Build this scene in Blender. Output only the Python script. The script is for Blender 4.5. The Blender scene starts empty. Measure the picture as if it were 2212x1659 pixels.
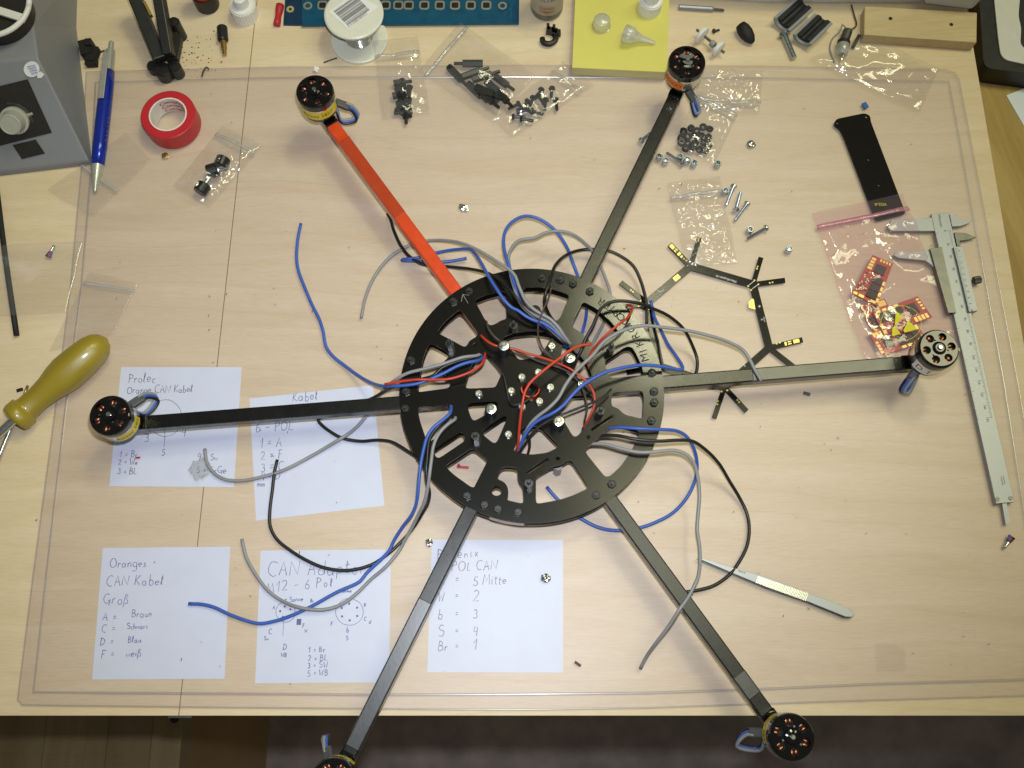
import bpy, bmesh, math, random
from mathutils import Vector, Matrix, noise
from mathutils.geometry import tessellate_polygon

random.seed(7)
scene = bpy.context.scene
col = scene.collection

# ------------------------------------------------------------------ camera
TILT = math.radians(16.6)      # lens axis away from straight down
FPX = 2150.0                   # focal length in units of a 2212 x 1659 picture
DIST = 0.741                   # metres from lens to the bench top along the axis
cam_d = bpy.data.cameras.new("camera")
cam_d.sensor_width = 36.0
cam_d.lens = FPX / 2212.0 * 36.0
cam_d.clip_start = 0.01
cam_d.clip_end = 50.0
cam = bpy.data.objects.new("camera", cam_d)
CAM = Vector((0.0, -DIST * math.sin(TILT), DIST * math.cos(TILT)))
cam.location = CAM
cam.rotation_euler = (TILT, 0, 0)
col.objects.link(cam)
scene.camera = cam

# ------------------------------------------------------------------ world and lamps
world = bpy.data.worlds.new("World")
scene.world = world
world.use_nodes = True
bg = world.node_tree.nodes["Background"]
bg.inputs[0].default_value = (1.0, 0.98, 0.90, 1)
bg.inputs[1].default_value = 0.13

def area(name, loc, aim, size, size_y, watts, colour, shape='RECTANGLE'):
    d = bpy.data.lights.new(name, 'AREA')
    d.shape = shape
    d.size = size
    d.size_y = size_y
    d.energy = watts
    d.color = colour
    o = bpy.data.objects.new(name, d)
    o.location = loc
    o.rotation_euler = (Vector(aim) - Vector(loc)).to_track_quat('-Z', 'Y').to_euler()
    col.objects.link(o)
    return o
# the workshop's ceiling fitting to the right: long tubes running away from the viewer
area("ceiling_lamp", (1.12, 0.56, 2.7), (0.0, 0.0, 0.0), 0.50, 1.7, 22.0, (1.0, 0.975, 0.60))
# the bench tube overhead, whose sheen lies on the right of the ring
area("bench_lamp", (0.345, 0.61, 1.55), (0.2, 0.3, 0.0), 0.17, 0.24, 4.5, (1.0, 0.97, 0.62))
# the camera's own flash, just beside the lens: a beam that thins out towards the corners
fd = bpy.data.lights.new("camera_flash", 'SPOT')
fd.energy = 16.0
fd.color = (0.85, 0.905, 1.0)
fd.shadow_soft_size = 0.010
fd.spot_size = math.radians(78)
fd.spot_blend = 1.0
flash = bpy.data.objects.new("camera_flash", fd)
flash.location = CAM + Vector((0.010, 0.046, 0.004))
flash.rotation_euler = (Vector((-0.055, 0.02, 0.0)) - flash.location).to_track_quat('-Z', 'Y').to_euler()
col.objects.link(flash)

scene.view_settings.view_transform = 'Standard'
scene.view_settings.look = 'None'
scene.view_settings.exposure = 0.06
scene.view_settings.gamma = 1.0
scene.render.engine = 'CYCLES'
scene.cycles.max_bounces = 10
scene.cycles.transparent_max_bounces = 24
scene.cycles.caustics_reflective = False
scene.cycles.caustics_refractive = False
try:
    scene.cycles.use_denoising = True
except Exception:
    pass

# ------------------------------------------------------------------ measuring helpers
CT, ST = math.cos(TILT), math.sin(TILT)
def ray(u, v):
    x, y = (u - 1106.0) / FPX, -(v - 829.5) / FPX
    return Vector((x, y * CT + ST, y * ST - CT))
def P(u, v, z=0.0):
    """Place on the horizontal level z that is seen at picture point (u, v)."""
    d = ray(u, v)
    t = (z - CAM.z) / d.z
    return CAM + d * t
def PP(u, v, p0, n):
    d = ray(u, v)
    return CAM + d * ((p0 - CAM).dot(n) / d.dot(n))
def L(x, y): return (848.9 + 0.3509 * x, 563.9 + 0.3509 * y)
def Q(x, y): return (1243.0 + 0.2631 * x, 485.1 + 0.2631 * y)
def R4(x, y): return (1394.6 + 0.13706 * x, 339.6 + 0.13706 * y)
def T(i, j): return lambda x, y: (553.0 * i + x / 4.0, 414.75 * j + y / 4.0)

# ------------------------------------------------------------------ materials
def lin(c):
    if isinstance(c, str):
        c = c.lstrip('#')
        c = [int(c[i:i + 2], 16) / 255.0 for i in (0, 2, 4)]
        return tuple((x / 12.92 if x <= 0.04045 else ((x + 0.055) / 1.055) ** 2.4) for x in c)
    return tuple(c)
def newmat(name):
    m = bpy.data.materials.new(name)
    m.use_nodes = True
    nt = m.node_tree
    return m, nt, nt.nodes["Principled BSDF"]
def N(nt, typ, **kw):
    n = nt.nodes.new(typ)
    for k, v in kw.items():
        setattr(n, k, v)
    return n
def ramp(nt, stops):
    r = nt.nodes.new('ShaderNodeValToRGB')
    el = r.color_ramp.elements
    while len(el) < len(stops):
        el.new(0.5)
    for e, (p, c) in zip(el, stops):
        e.position = p
        e.color = (*c, 1) if len(c) == 3 else c
    return r
def coords(nt, scale=(1, 1, 1), rot=(0, 0, 0)):
    tc = N(nt, 'ShaderNodeTexCoord')
    geo = N(nt, 'ShaderNodeNewGeometry')
    mp = N(nt, 'ShaderNodeMapping')
    mp.inputs['Scale'].default_value = scale
    mp.inputs['Rotation'].default_value = rot
    nt.links.new(geo.outputs['Position'], mp.inputs['Vector'])
    return mp.outputs['Vector']
def mat(name, c, rough=0.5, metal=0.0, spec=0.5, vary=0.10, scale=160.0, bump=0.0, bump_scale=900.0, coat=0.0,
        sss=0.0, trans=0.0, stretch=(1, 1, 1), rot=0.0):
    """Plain procedural surface: colour broken up by noise, optional fine relief."""
    m, nt, b = newmat(name)
    c = lin(c)
    vec = coords(nt, stretch, (0, 0, rot))
    nz = N(nt, 'ShaderNodeTexNoise')
    nz.inputs['Scale'].default_value = scale
    nz.inputs['Detail'].default_value = 4
    nt.links.new(vec, nz.inputs['Vector'])
    lo = tuple(x * (1 - vary) for x in c)
    hi = tuple(min(1, x * (1 + vary)) for x in c)
    r = ramp(nt, [(0.3, lo), (0.7, hi)])
    nt.links.new(nz.outputs['Fac'], r.inputs['Fac'])
    nt.links.new(r.outputs['Color'], b.inputs['Base Color'])
    rr = N(nt, 'ShaderNodeMapRange')
    rr.inputs['To Min'].default_value = max(0.02, rough * 0.82)
    rr.inputs['To Max'].default_value = min(1, rough * 1.18)
    nt.links.new(nz.outputs['Fac'], rr.inputs['Value'])
    nt.links.new(rr.outputs['Result'], b.inputs['Roughness'])
    b.inputs['Metallic'].default_value = metal
    b.inputs['Specular IOR Level'].default_value = spec
    if coat:
        b.inputs['Coat Weight'].default_value = coat
        b.inputs['Coat Roughness'].default_value = rough * 0.9 if coat >= 0.55 else 0.1
    if sss:
        b.inputs['Subsurface Weight'].default_value = sss
        b.inputs['Subsurface Radius'].default_value = (0.004, 0.004, 0.003)
    if trans: b.inputs['Transmission Weight'].default_value = trans
    if bump:
        n2 = N(nt, 'ShaderNodeTexNoise')
        n2.inputs['Scale'].default_value = bump_scale
        n2.inputs['Detail'].default_value = 3
        nt.links.new(vec, n2.inputs['Vector'])
        bp = N(nt, 'ShaderNodeBump')
        bp.inputs['Strength'].default_value = bump
        bp.inputs['Distance'].default_value = 0.0004
        nt.links.new(n2.outputs['Fac'], bp.inputs['Height'])
        nt.links.new(bp.outputs['Normal'], b.inputs['Normal'])
    return m
def film(name, tint, gloss_rough=0.08, fac=0.10, haze=0.0, haze_col=(0.8, 0.8, 0.8), bump=0.0, bump_scale=300.0, edge=0.5):
    """Clear plastic film: see-through with a mirror sheen that grows at grazing angles."""
    m = bpy.data.materials.new(name)
    m.use_nodes = True
    nt = m.node_tree
    nt.nodes.clear()
    out = N(nt, 'ShaderNodeOutputMaterial')
    tr = N(nt, 'ShaderNodeBsdfTransparent')
    tr.inputs[0].default_value = (*tint, 1)
    gl = N(nt, 'ShaderNodeBsdfGlossy')
    gl.inputs['Color'].default_value = (1, 1, 1, 1)
    gl.inputs['Roughness'].default_value = gloss_rough
    df = N(nt, 'ShaderNodeBsdfDiffuse')
    df.inputs[0].default_value = (*haze_col, 1)
    lw = N(nt, 'ShaderNodeLayerWeight')
    lw.inputs['Blend'].default_value = 0.35
    mr = N(nt, 'ShaderNodeMapRange')
    mr.inputs['To Min'].default_value = fac
    mr.inputs['To Max'].default_value = edge
    nt.links.new(lw.outputs['Facing'], mr.inputs['Value'])
    mixh = N(nt, 'ShaderNodeMixShader')
    mixh.inputs[0].default_value = haze
    nt.links.new(tr.outputs[0], mixh.inputs[1])
    nt.links.new(df.outputs[0], mixh.inputs[2])
    mx = N(nt, 'ShaderNodeMixShader')
    nt.links.new(mr.outputs['Result'], mx.inputs[0])
    nt.links.new(mixh.outputs[0], mx.inputs[1])
    nt.links.new(gl.outputs[0], mx.inputs[2])
    nt.links.new(mx.outputs[0], out.inputs['Surface'])
    if bump:
        vec = coords(nt)
        nz = N(nt, 'ShaderNodeTexNoise')
        nz.inputs['Scale'].default_value = bump_scale
        nz.inputs['Detail'].default_value = 4
        nt.links.new(vec, nz.inputs['Vector'])
        bp = N(nt, 'ShaderNodeBump')
        bp.inputs['Strength'].default_value = bump
        bp.inputs['Distance'].default_value = 0.001
        nt.links.new(nz.outputs['Fac'], bp.inputs['Height'])
        nt.links.new(bp.outputs['Normal'], gl.inputs['Normal'])
        nt.links.new(bp.outputs['Normal'], lw.inputs['Normal'])
    return m
def wood(name, light, dark, grain=(4, 60, 60), rot=0.0, rough=0.45, streak=0.5, stains=True):
    m, nt, b = newmat(name)
    light, dark = lin(light), lin(dark)
    vec = coords(nt, (1, 1, 1), (0, 0, rot))
    w = N(nt, 'ShaderNodeTexNoise'); w.inputs['Scale'].default_value = 3.2; w.inputs['Detail'].default_value = 2
    nt.links.new(vec, w.inputs['Vector'])
    add = N(nt, 'ShaderNodeVectorMath', operation='MULTIPLY_ADD')
    add.inputs[1].default_value = (0.0, 0.05, 0.0)
    nt.links.new(w.outputs['Color'], add.inputs[0]); nt.links.new(vec, add.inputs[2])
    mp = N(nt, 'ShaderNodeMapping'); mp.inputs['Scale'].default_value = grain
    nt.links.new(add.outputs[0], mp.inputs['Vector'])
    g = N(nt, 'ShaderNodeTexNoise'); g.inputs['Scale'].default_value = 1.0; g.inputs['Detail'].default_value = 6; g.inputs['Roughness'].default_value = 0.6
    nt.links.new(mp.outputs[0], g.inputs['Vector'])
    r1 = ramp(nt, [(0.28, dark), (0.50, tuple((a + c) / 2 for a, c in zip(light, dark))), (0.62, light)])
    nt.links.new(g.outputs['Fac'], r1.inputs['Fac'])
    # thin darker growth lines
    mp2 = N(nt, 'ShaderNodeMapping'); mp2.inputs['Scale'].default_value = (grain[0] * 0.55, grain[1] * 0.62, 1)
    nt.links.new(add.outputs[0], mp2.inputs['Vector'])
    g2 = N(nt, 'ShaderNodeTexNoise'); g2.inputs['Scale'].default_value = 1.0; g2.inputs['Detail'].default_value = 2
    nt.links.new(mp2.outputs[0], g2.inputs['Vector'])
    r2 = ramp(nt, [(0.47, (0, 0, 0)), (0.50, (1, 1, 1)), (0.53, (0, 0, 0))])
    nt.links.new(g2.outputs['Fac'], r2.inputs['Fac'])
    mul = N(nt, 'ShaderNodeMath', operation='MULTIPLY'); mul.inputs[1].default_value = streak * 0.36
    nt.links.new(r2.outputs['Color'], mul.inputs[0])
    mx = N(nt, 'ShaderNodeMixRGB'); mx.inputs[2].default_value = (dark[0] * 0.88, dark[1] * 0.72, dark[2] * 0.50, 1)
    nt.links.new(mul.outputs[0], mx.inputs[0]); nt.links.new(r1.outputs['Color'], mx.inputs[1])
    last = mx.outputs[0]
    # fine pores
    mp3 = N(nt, 'ShaderNodeMapping'); mp3.inputs['Scale'].default_value = (90, 1500, 90)
    nt.links.new(vec, mp3.inputs['Vector'])
    g3 = N(nt, 'ShaderNodeTexNoise'); g3.inputs['Scale'].default_value = 1.0; g3.inputs['Detail'].default_value = 2
    nt.links.new(mp3.outputs[0], g3.inputs['Vector'])
    r3 = ramp(nt, [(0.35, (0.86, 0.86, 0.86)), (0.6, (1, 1, 1))])
    nt.links.new(g3.outputs['Fac'], r3.inputs['Fac'])
    m3 = N(nt, 'ShaderNodeMixRGB', blend_type='MULTIPLY'); m3.inputs[0].default_value = 0.6
    nt.links.new(last, m3.inputs[1]); nt.links.new(r3.outputs[0], m3.inputs[2])
    last = m3.outputs[0]
    if stains:
        v = N(nt, 'ShaderNodeTexNoise'); v.inputs['Scale'].default_value = 95; v.inputs['Detail'].default_value = 3
        nt.links.new(vec, v.inputs['Vector'])
        rs = ramp(nt, [(0.735, (0, 0, 0)), (0.79, (1, 1, 1))])
        nt.links.new(v.outputs['Fac'], rs.inputs['Fac'])
        m4 = N(nt, 'ShaderNodeMixRGB', blend_type='MULTIPLY'); m4.inputs[2].default_value = (0.45, 0.36, 0.30, 1)
        nt.links.new(rs.outputs[0], m4.inputs[0]); nt.links.new(last, m4.inputs[1])
        last = m4.outputs[0]
    nt.links.new(last, b.inputs['Base Color'])
    b.inputs['Roughness'].default_value = rough
    b.inputs['Specular IOR Level'].default_value = 0.25
    bp = N(nt, 'ShaderNodeBump'); bp.inputs['Strength'].default_value = 0.15; bp.inputs['Distance'].default_value = 0.0002
    nt.links.new(g3.outputs['Fac'], bp.inputs['Height']); nt.links.new(bp.outputs[0], b.inputs['Normal'])
    return m

M = {}
M['bench'] = wood('maple_bench', '#e2d0af', '#dac5a1', (5, 55, 55))
M['bench_edge'] = wood('bench_edge', '#d6b27c', '#b98e58', (5, 90, 90), stains=False)
M['side_bench'] = wood('oiled_side_bench', '#b39a5e', '#957a3e', (3, 40, 40), rot=1.3)
M['batten'] = wood('pine_batten', '#d4c29c', '#c2aa7c', (4, 70, 70), rot=-0.06, stains=False)
M['cabinet'] = wood('cabinet_wood', '#a58a60', '#8c6f47', (40, 3, 3), stains=False)
M['floor'] = mat('dark_floor', '#978b82', 0.8, vary=0.25, scale=25, bump=0.4)
M['gap'] = mat('dark_gap', '#2b2119', 0.9)
M['paper'] = mat('note_paper', '#dce5f2', 0.8, vary=0.025, scale=60, bump=0.15, bump_scale=1500)
M['ink_blue'] = mat('blue_ink', '#6972a8', 0.8, vary=0.25, scale=400)
M['ink_grey'] = mat('grey_ink', '#6a6c86', 0.8, vary=0.25, scale=400)
M['ink_dark'] = mat('dark_ink', '#35333c', 0.7)
M['plate'] = None
M['black_gloss'] = mat('black_anodised', '#0a0a09', 0.09, vary=0.2, spec=0.55)
M['black_arm'] = mat('black_arm_tube', '#0a0a09', 0.27, vary=0.2, spec=0.55, bump=0.06, bump_scale=1500)
M['arm_sleeve'] = mat('clear_sleeve_over_black', '#111312', 0.34, vary=0.2, spec=0.8, coat=0.55, bump=0.10, bump_scale=350)
M['red_arm'] = mat('red_arm_tube', '#d8481c', 0.35, metal=0.25, vary=0.06, spec=0.5)
M['red_sleeve'] = mat('clear_sleeve_over_red', '#b8431f', 0.22, metal=0.15, vary=0.07, coat=0.5, bump=0.08, bump_scale=300)
M['black_plastic'] = mat('black_plastic', '#1b1b1a', 0.42, vary=0.15)
M['black_rubber'] = mat('black_rubber', '#131211', 0.65, vary=0.2, bump=0.15)
M['nylon_black'] = mat('black_nylon', '#20231f', 0.38, vary=0.15)
M['steel'] = mat('bright_steel', '#c9cbc6', 0.22, metal=1.0, vary=0.08, scale=500)
M['zinc'] = mat('zinc_plated', '#b9c2c6', 0.26, metal=1.0, vary=0.10, scale=600)
M['satin'] = mat('satin_steel', '#999da3', 0.42, metal=0.7, vary=0.06, scale=700, stretch=(1, 1, 1))
M['dark_steel'] = mat('dark_steel', '#6e6f6c', 0.35, metal=0.9, vary=0.15)
M['brass'] = mat('brass', '#b79a52', 0.3, metal=0.9)
M['copper'] = mat('copper_winding', '#a8735a', 0.35, metal=0.9, vary=0.25, scale=900)
M['silver_bell'] = mat('motor_steel', '#d6d4cc', 0.18, metal=1.0, vary=0.06)
M['label_yellow'] = mat('yellow_label', '#d8c22a', 0.45, vary=0.06)
M['label_orange'] = mat('orange_label', '#dd7a22', 0.45, vary=0.06)
M['label_white'] = mat('white_label', '#e6e6e2', 0.6, vary=0.03)
M['wire_blue'] = mat('blue_wire', '#3a5cae', 0.42, vary=0.07, scale=90)
M['wire_grey'] = mat('grey_wire', '#8b8b8c', 0.45, vary=0.06, scale=90)
M['wire_black'] = mat('black_wire', '#1d1c1b', 0.38, vary=0.15, scale=90)
M['wire_red'] = mat('red_wire', '#b93a20', 0.42, vary=0.08, scale=90)
M['wire_brown'] = mat('brown_wire', '#4a3a31', 0.45, vary=0.15)
M['wire_code'] = mat('printed_black_wire', '#232120', 0.4, vary=0.9, scale=420)
M['shrink'] = mat('grey_shrink', '#4a4b4b', 0.5, vary=0.12)
M['pcb_black'] = None
M['pcb_red'] = mat('red_board', '#b03a30', 0.35, vary=0.12, scale=300)
M['pcb_teal'] = mat('teal_board', '#0d4a63', 0.3, vary=0.18, scale=120)
M['pcb_teal2'] = mat('dark_blue_board', '#12334f', 0.3, vary=0.18, scale=120)
M['gold'] = mat('gold_pad', '#dcc878', 0.35, metal=0.5, vary=0.08)
M['tin'] = mat('tinned_pad', '#c8c8b4', 0.3, metal=0.8, vary=0.2, scale=900)
M['chip'] = mat('chip_black', '#34352f', 0.5, vary=0.1)
M['engrave'] = mat('engraving', '#1a1914', 0.6)
M['silk'] = mat('white_print', '#e6e8e6', 0.7)
M['tape_red'] = mat('red_tape', '#b9252c', 0.42, vary=0.05, scale=80)
M['tape_core'] = mat('tape_core_paper', '#ded9cf', 0.7, vary=0.04)
M['red_print'] = mat('red_print', '#b8222e', 0.6)
M['yellow_note'] = mat('yellow_paper', '#d4cc68', 0.75, vary=0.03, scale=50)
M['pad_edge'] = mat('pad_edge', '#c9c08a', 0.8, vary=0.12, scale=40, stretch=(1, 1, 90))
M['white_plastic'] = mat('white_plastic', '#e6e6df', 0.4, vary=0.03, sss=0.1)
M['milky'] = mat('milky_plastic', '#dcdccb', 0.38, vary=0.03, sss=0.25)
M['handle'] = mat('amber_handle', '#97841f', 0.40, vary=0.06, scale=40, coat=0.3, sss=0.15)
M['pen_blue'] = mat('pen_blue', '#16309e', 0.24, metal=0.35, vary=0.06, coat=0.3)
M['pen_silver'] = mat('pen_silver', '#b7b7ac', 0.33, metal=0.5, vary=0.05)
M['station'] = mat('station_grey', '#85878a', 0.55, vary=0.04, scale=900, bump=0.1)
M['station_side'] = mat('station_grey_side', '#7a7b74', 0.6, vary=0.04, scale=900, bump=0.1)
M['station_dark'] = mat('station_panel', '#26241f', 0.5, vary=0.1)
M['knob'] = mat('knob_grey', '#a9aa9c', 0.5, vary=0.04)
M['device_white'] = mat('housing_white', '#c9ccca', 0.5, vary=0.04)
M['can_white'] = mat('can_white', '#d9d9d4', 0.25, vary=0.03)
M['can_dark'] = mat('can_grey', '#6c6e66', 0.3, metal=0.4)
M['red_cap'] = mat('red_cap', '#c8321f', 0.4)
M['blue_chip'] = mat('blue_bit', '#1f5fa8', 0.5)
M['solder'] = mat('solder_metal', '#d5d6d2', 0.2, metal=1.0, vary=0.2, scale=900)
M['brown_bit'] = mat('brown_bit', '#6b4a34', 0.8)
M['ferrite'] = mat('ferrite_black', '#26282a', 0.35, metal=0.3, vary=0.25)
M['ferrite_case'] = mat('ferrite_case', '#8d9091', 0.4, vary=0.05)
M['esd'] = mat('yellow_print', '#d9d21c', 0.55)
M['clear'] = film('clear_film', (0.996, 0.994, 0.990), 0.06, 0.070, haze=0.040, bump=0.34, bump_scale=240, edge=0.17)
M['clear_back'] = film('clear_film_back', (0.997, 0.996, 0.993), 0.3, 0.004, haze=0.004, edge=0.03)
M['zip_clear'] = film('zip_strip', (0.95, 0.95, 0.95), 0.15, 0.06, haze=0.22, haze_col=(0.8, 0.8, 0.8))
M['pink_film'] = film('pink_film', (0.992, 0.918, 0.955), 0.07, 0.036, haze=0.05, haze_col=(0.95, 0.70, 0.76), bump=0.25, bump_scale=200, edge=0.16)
M['pink_zip'] = film('pink_zip', (0.97, 0.80, 0.86), 0.15, 0.05, haze=0.34, haze_col=(0.85, 0.42, 0.52))
M['glue'] = film('dried_glue', (0.97, 0.97, 0.96), 0.12, 0.05, haze=0.05)
M['mat'] = film('desk_mat', (0.965, 0.955, 0.975), 0.46, 0.022, haze=0.008, edge=0.12, bump=0.02, bump_scale=60)
M['mat_rim'] = film('desk_mat_rim', (0.86, 0.86, 0.91), 0.25, 0.06, haze=0.06, haze_col=(0.6, 0.6, 0.66), edge=0.5)
M['clear_hard'] = film('clear_plastic', (0.92, 0.92, 0.89), 0.25, 0.06, haze=0.34, haze_col=(0.85, 0.87, 0.8), edge=0.6)
M['sticker_clear'] = film('clear_sticker', (0.975, 0.962, 0.96), 0.3, 0.02, haze=0.01, edge=0.1)

def brushed(name, c, rot, rough=0.42, spec=0.6):
    """Black milled laminate with fine parallel tool marks."""
    m, nt, b = newmat(name)
    b.inputs['Base Color'].default_value = (*lin(c), 1)
    b.inputs['Roughness'].default_value = rough
    b.inputs['Specular IOR Level'].default_value = spec
    vec = coords(nt, (1, 1, 1), (0, 0, rot))
    w = N(nt, 'ShaderNodeTexWave'); w.inputs['Scale'].default_value = 260; w.inputs['Distortion'].default_value = 1.2
    w.inputs['Detail'].default_value = 2
    nt.links.new(vec, w.inputs['Vector'])
    nz = N(nt, 'ShaderNodeTexNoise'); nz.inputs['Scale'].default_value = 700
    nt.links.new(vec, nz.inputs['Vector'])
    ad = N(nt, 'ShaderNodeMath', operation='ADD')
    nt.links.new(w.outputs['Fac'], ad.inputs[0]); nt.links.new(nz.outputs['Fac'], ad.inputs[1])
    bp = N(nt, 'ShaderNodeBump'); bp.inputs['Strength'].default_value = 0.06; bp.inputs['Distance'].default_value = 0.0002
    nt.links.new(ad.outputs[0], bp.inputs['Height']); nt.links.new(bp.outputs[0], b.inputs['Normal'])
    r = ramp(nt, [(0.3, tuple(x * 0.8 for x in lin(c))), (0.9, tuple(x * 1.25 for x in lin(c)))])
    nt.links.new(nz.outputs['Fac'], r.inputs['Fac']); nt.links.new(r.outputs[0], b.inputs['Base Color'])
    return m
M['plate'] = brushed('black_laminate', '#0f0e0b', 0.5, rough=0.17, spec=0.5)
M['pcb_black'] = brushed('black_board', '#191815', 0.9, rough=0.16, spec=0.2)
# ------------------------------------------------------------------ object helpers
def setp(o, label=None, cat=None, group=None, kind=None):
    if label: o['label'] = label
    if cat: o['category'] = cat
    if group: o['group'] = group
    if kind: o['kind'] = kind
    return o
def link(name, me, parent=None, mtx=None):
    o = bpy.data.objects.new(name, me)
    col.objects.link(o)
    if mtx is not None:
        o.matrix_basis = mtx
    if parent is not None:
        o.parent = parent
        o.matrix_parent_inverse = WM(parent).inverted()
    return o
def WM(o):
    m = o.matrix_basis.copy()
    if o.parent is not None:
        m = WM(o.parent) @ o.matrix_parent_inverse @ m
    return m
def empty(name, loc, label, cat, group=None):
    o = link(name, None, None, Matrix.Translation(Vector(loc)))
    o.empty_display_size = 0.01
    return setp(o, label, cat, group)
def meshdata(name, verts, faces, mats, smooth=False, fmat=None):
    me = bpy.data.meshes.new(name)
    me.from_pydata([tuple(v) for v in verts], [], [tuple(f) for f in faces])
    for m in (mats if isinstance(mats, (list, tuple)) else [mats]):
        me.materials.append(m)
    if fmat:
        for p, i in zip(me.polygons, fmat): p.material_index = i
    if smooth:
        for p in me.polygons: p.use_smooth = True
    me.update()
    return me
def build(name, verts, faces, m, parent=None, smooth=False, fmat=None, bevel=0.0):
    """Mesh given in place; its origin is moved to the middle of its base."""
    vs = [Vector(v) for v in verts]
    lo = Vector((min(v.x for v in vs), min(v.y for v in vs), min(v.z for v in vs)))
    hi = Vector((max(v.x for v in vs), max(v.y for v in vs), max(v.z for v in vs)))
    org = Vector(((lo.x + hi.x) / 2, (lo.y + hi.y) / 2, lo.z))
    o = link(name, meshdata(name, [v - org for v in vs], faces, m, smooth, fmat), parent, Matrix.Translation(org))
    if bevel:
        b = o.modifiers.new('edge', 'BEVEL')
        b.width = bevel; b.segments = 2; b.limit_method = 'ANGLE'; b.angle_limit = math.radians(40)
    return o
class MB:
    """Collects several shapes into one mesh."""
    def __init__(s): s.v, s.f, s.fm = [], [], []
    def add(s, verts, faces, mi=0):
        o = len(s.v)
        s.v += [Vector(v) for v in verts]
        s.f += [tuple(i + o for i in f) for f in faces]
        s.fm += [mi] * len(faces)
        return s
    def obj(s, name, m, parent=None, smooth=False, bevel=0.0):
        return build(name, s.v, s.f, m, parent, smooth, s.fm, bevel)
    def data(s, name, m, smooth=False):
        return meshdata(name, s.v, s.f, m, smooth, s.fm)

def poly_shape(outer, z0, z1, holes=()):
    """Flat polygon (x, y) with holes, thickened from z0 to z1."""
    def area2(p): return sum(p[i][0] * p[(i + 1) % len(p)][1] - p[(i + 1) % len(p)][0] * p[i][1] for i in range(len(p)))
    loops = []
    o = list(outer)
    if area2(o) < 0: o.reverse()
    loops.append(o)
    for h in holes:
        h = list(h)
        if area2(h) > 0: h.reverse()
        loops.append(h)
    flat = [p for l in loops for p in l]
    n = len(flat)
    tris = tessellate_polygon([[Vector((p[0], p[1], 0)) for p in l] for l in loops])
    verts = [(p[0], p[1], z1) for p in flat] + [(p[0], p[1], z0) for p in flat]
    faces = []
    for t in tris:
        a, b, c = [Vector((flat[i][0], flat[i][1])) for i in t]
        if (b - a).cross(c - a) < 0: t = (t[0], t[2], t[1])
        faces.append(tuple(t))
        faces.append((t[2] + n, t[1] + n, t[0] + n))
    k = 0
    for l in loops:
        m = len(l)
        for i in range(m):
            a, b = k + i, k + (i + 1) % m
            faces.append((a, a + n, b + n, b))
        k += m
    return verts, faces
def round_poly(pts, r, seg=4):
    """Corners rounded by quadratic curves of reach r."""
    out = []
    n = len(pts)
    for i in range(n):
        p0, p1, p2 = Vector(pts[i - 1][:2]), Vector(pts[i][:2]), Vector(pts[(i + 1) % n][:2])
        a = p0 - p1; b = p2 - p1
        ra = min(r, a.length * 0.45); rb = min(r, b.length * 0.45)
        if a.length < 1e-9 or b.length < 1e-9: continue
        a = p1 + a.normalized() * ra; b = p1 + b.normalized() * rb
        for k in range(seg + 1):
            t = k / seg
            out.append(tuple((1 - t) ** 2 * a + 2 * t * (1 - t) * p1 + t * t * b))
    return out
def W2(pts, z): return [tuple(P(u, v, z)[:2]) for u, v in pts]
def slab(name, px, z0, z1, m, parent=None, holes=(), rnd=0.0, bevel=0.0, ref=None):
    """Slab whose TOP outline is given in picture points at level z1."""
    out = W2(px, z1 if ref is None else ref)
    if rnd: out = round_poly(out, rnd)
    hs = [h if isinstance(h, WorldLoop) else W2(h, z1 if ref is None else ref) for h in holes]
    v, f = poly_shape(out, z0, z1, hs)
    return build(name, v, f, m, parent, bevel=bevel)
class WorldLoop(list): pass
def circle(c, r, n=20): return WorldLoop([(c[0] + r * math.cos(2 * math.pi * i / n), c[1] + r * math.sin(2 * math.pi * i / n)) for i in range(n)])
def basis(z, up=Vector((0, 0, 1))):
    z = Vector(z).normalized()
    x = up.cross(z)
    if x.length < 1e-6: x = Vector((1, 0, 0))
    x.normalize()
    return Matrix((x, z.cross(x), z)).transposed()
def lathe_shape(profile, seg=24, mtx=None, cap=True):
    v, f = [], []
    n = len(profile)
    for i in range(seg):
        a = 2 * math.pi * i / seg
        for r, z in profile:
            v.append(Vector((r * math.cos(a), r * math.sin(a), z)))
    for i in range(seg):
        j = (i + 1) % seg
        for k in range(n - 1):
            f.append((i * n + k, j * n + k, j * n + k + 1, i * n + k + 1))
    if cap:
        f.append(tuple(i * n for i in reversed(range(seg))))
        f.append(tuple(i * n + n - 1 for i in range(seg)))
    if mtx is not None: v = [mtx @ p for p in v]
    return v, f
def frame(a, b, up=Vector((0, 0, 1))):
    """Matrix whose z runs from a to b, origin at a."""
    a, b = Vector(a), Vector(b)
    return Matrix.Translation(a) @ basis(b - a, up).to_4x4()
def upright(p, rot=0.0): return Matrix.Translation(Vector(p)) @ Matrix.Rotation(rot, 4, 'Z')
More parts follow.
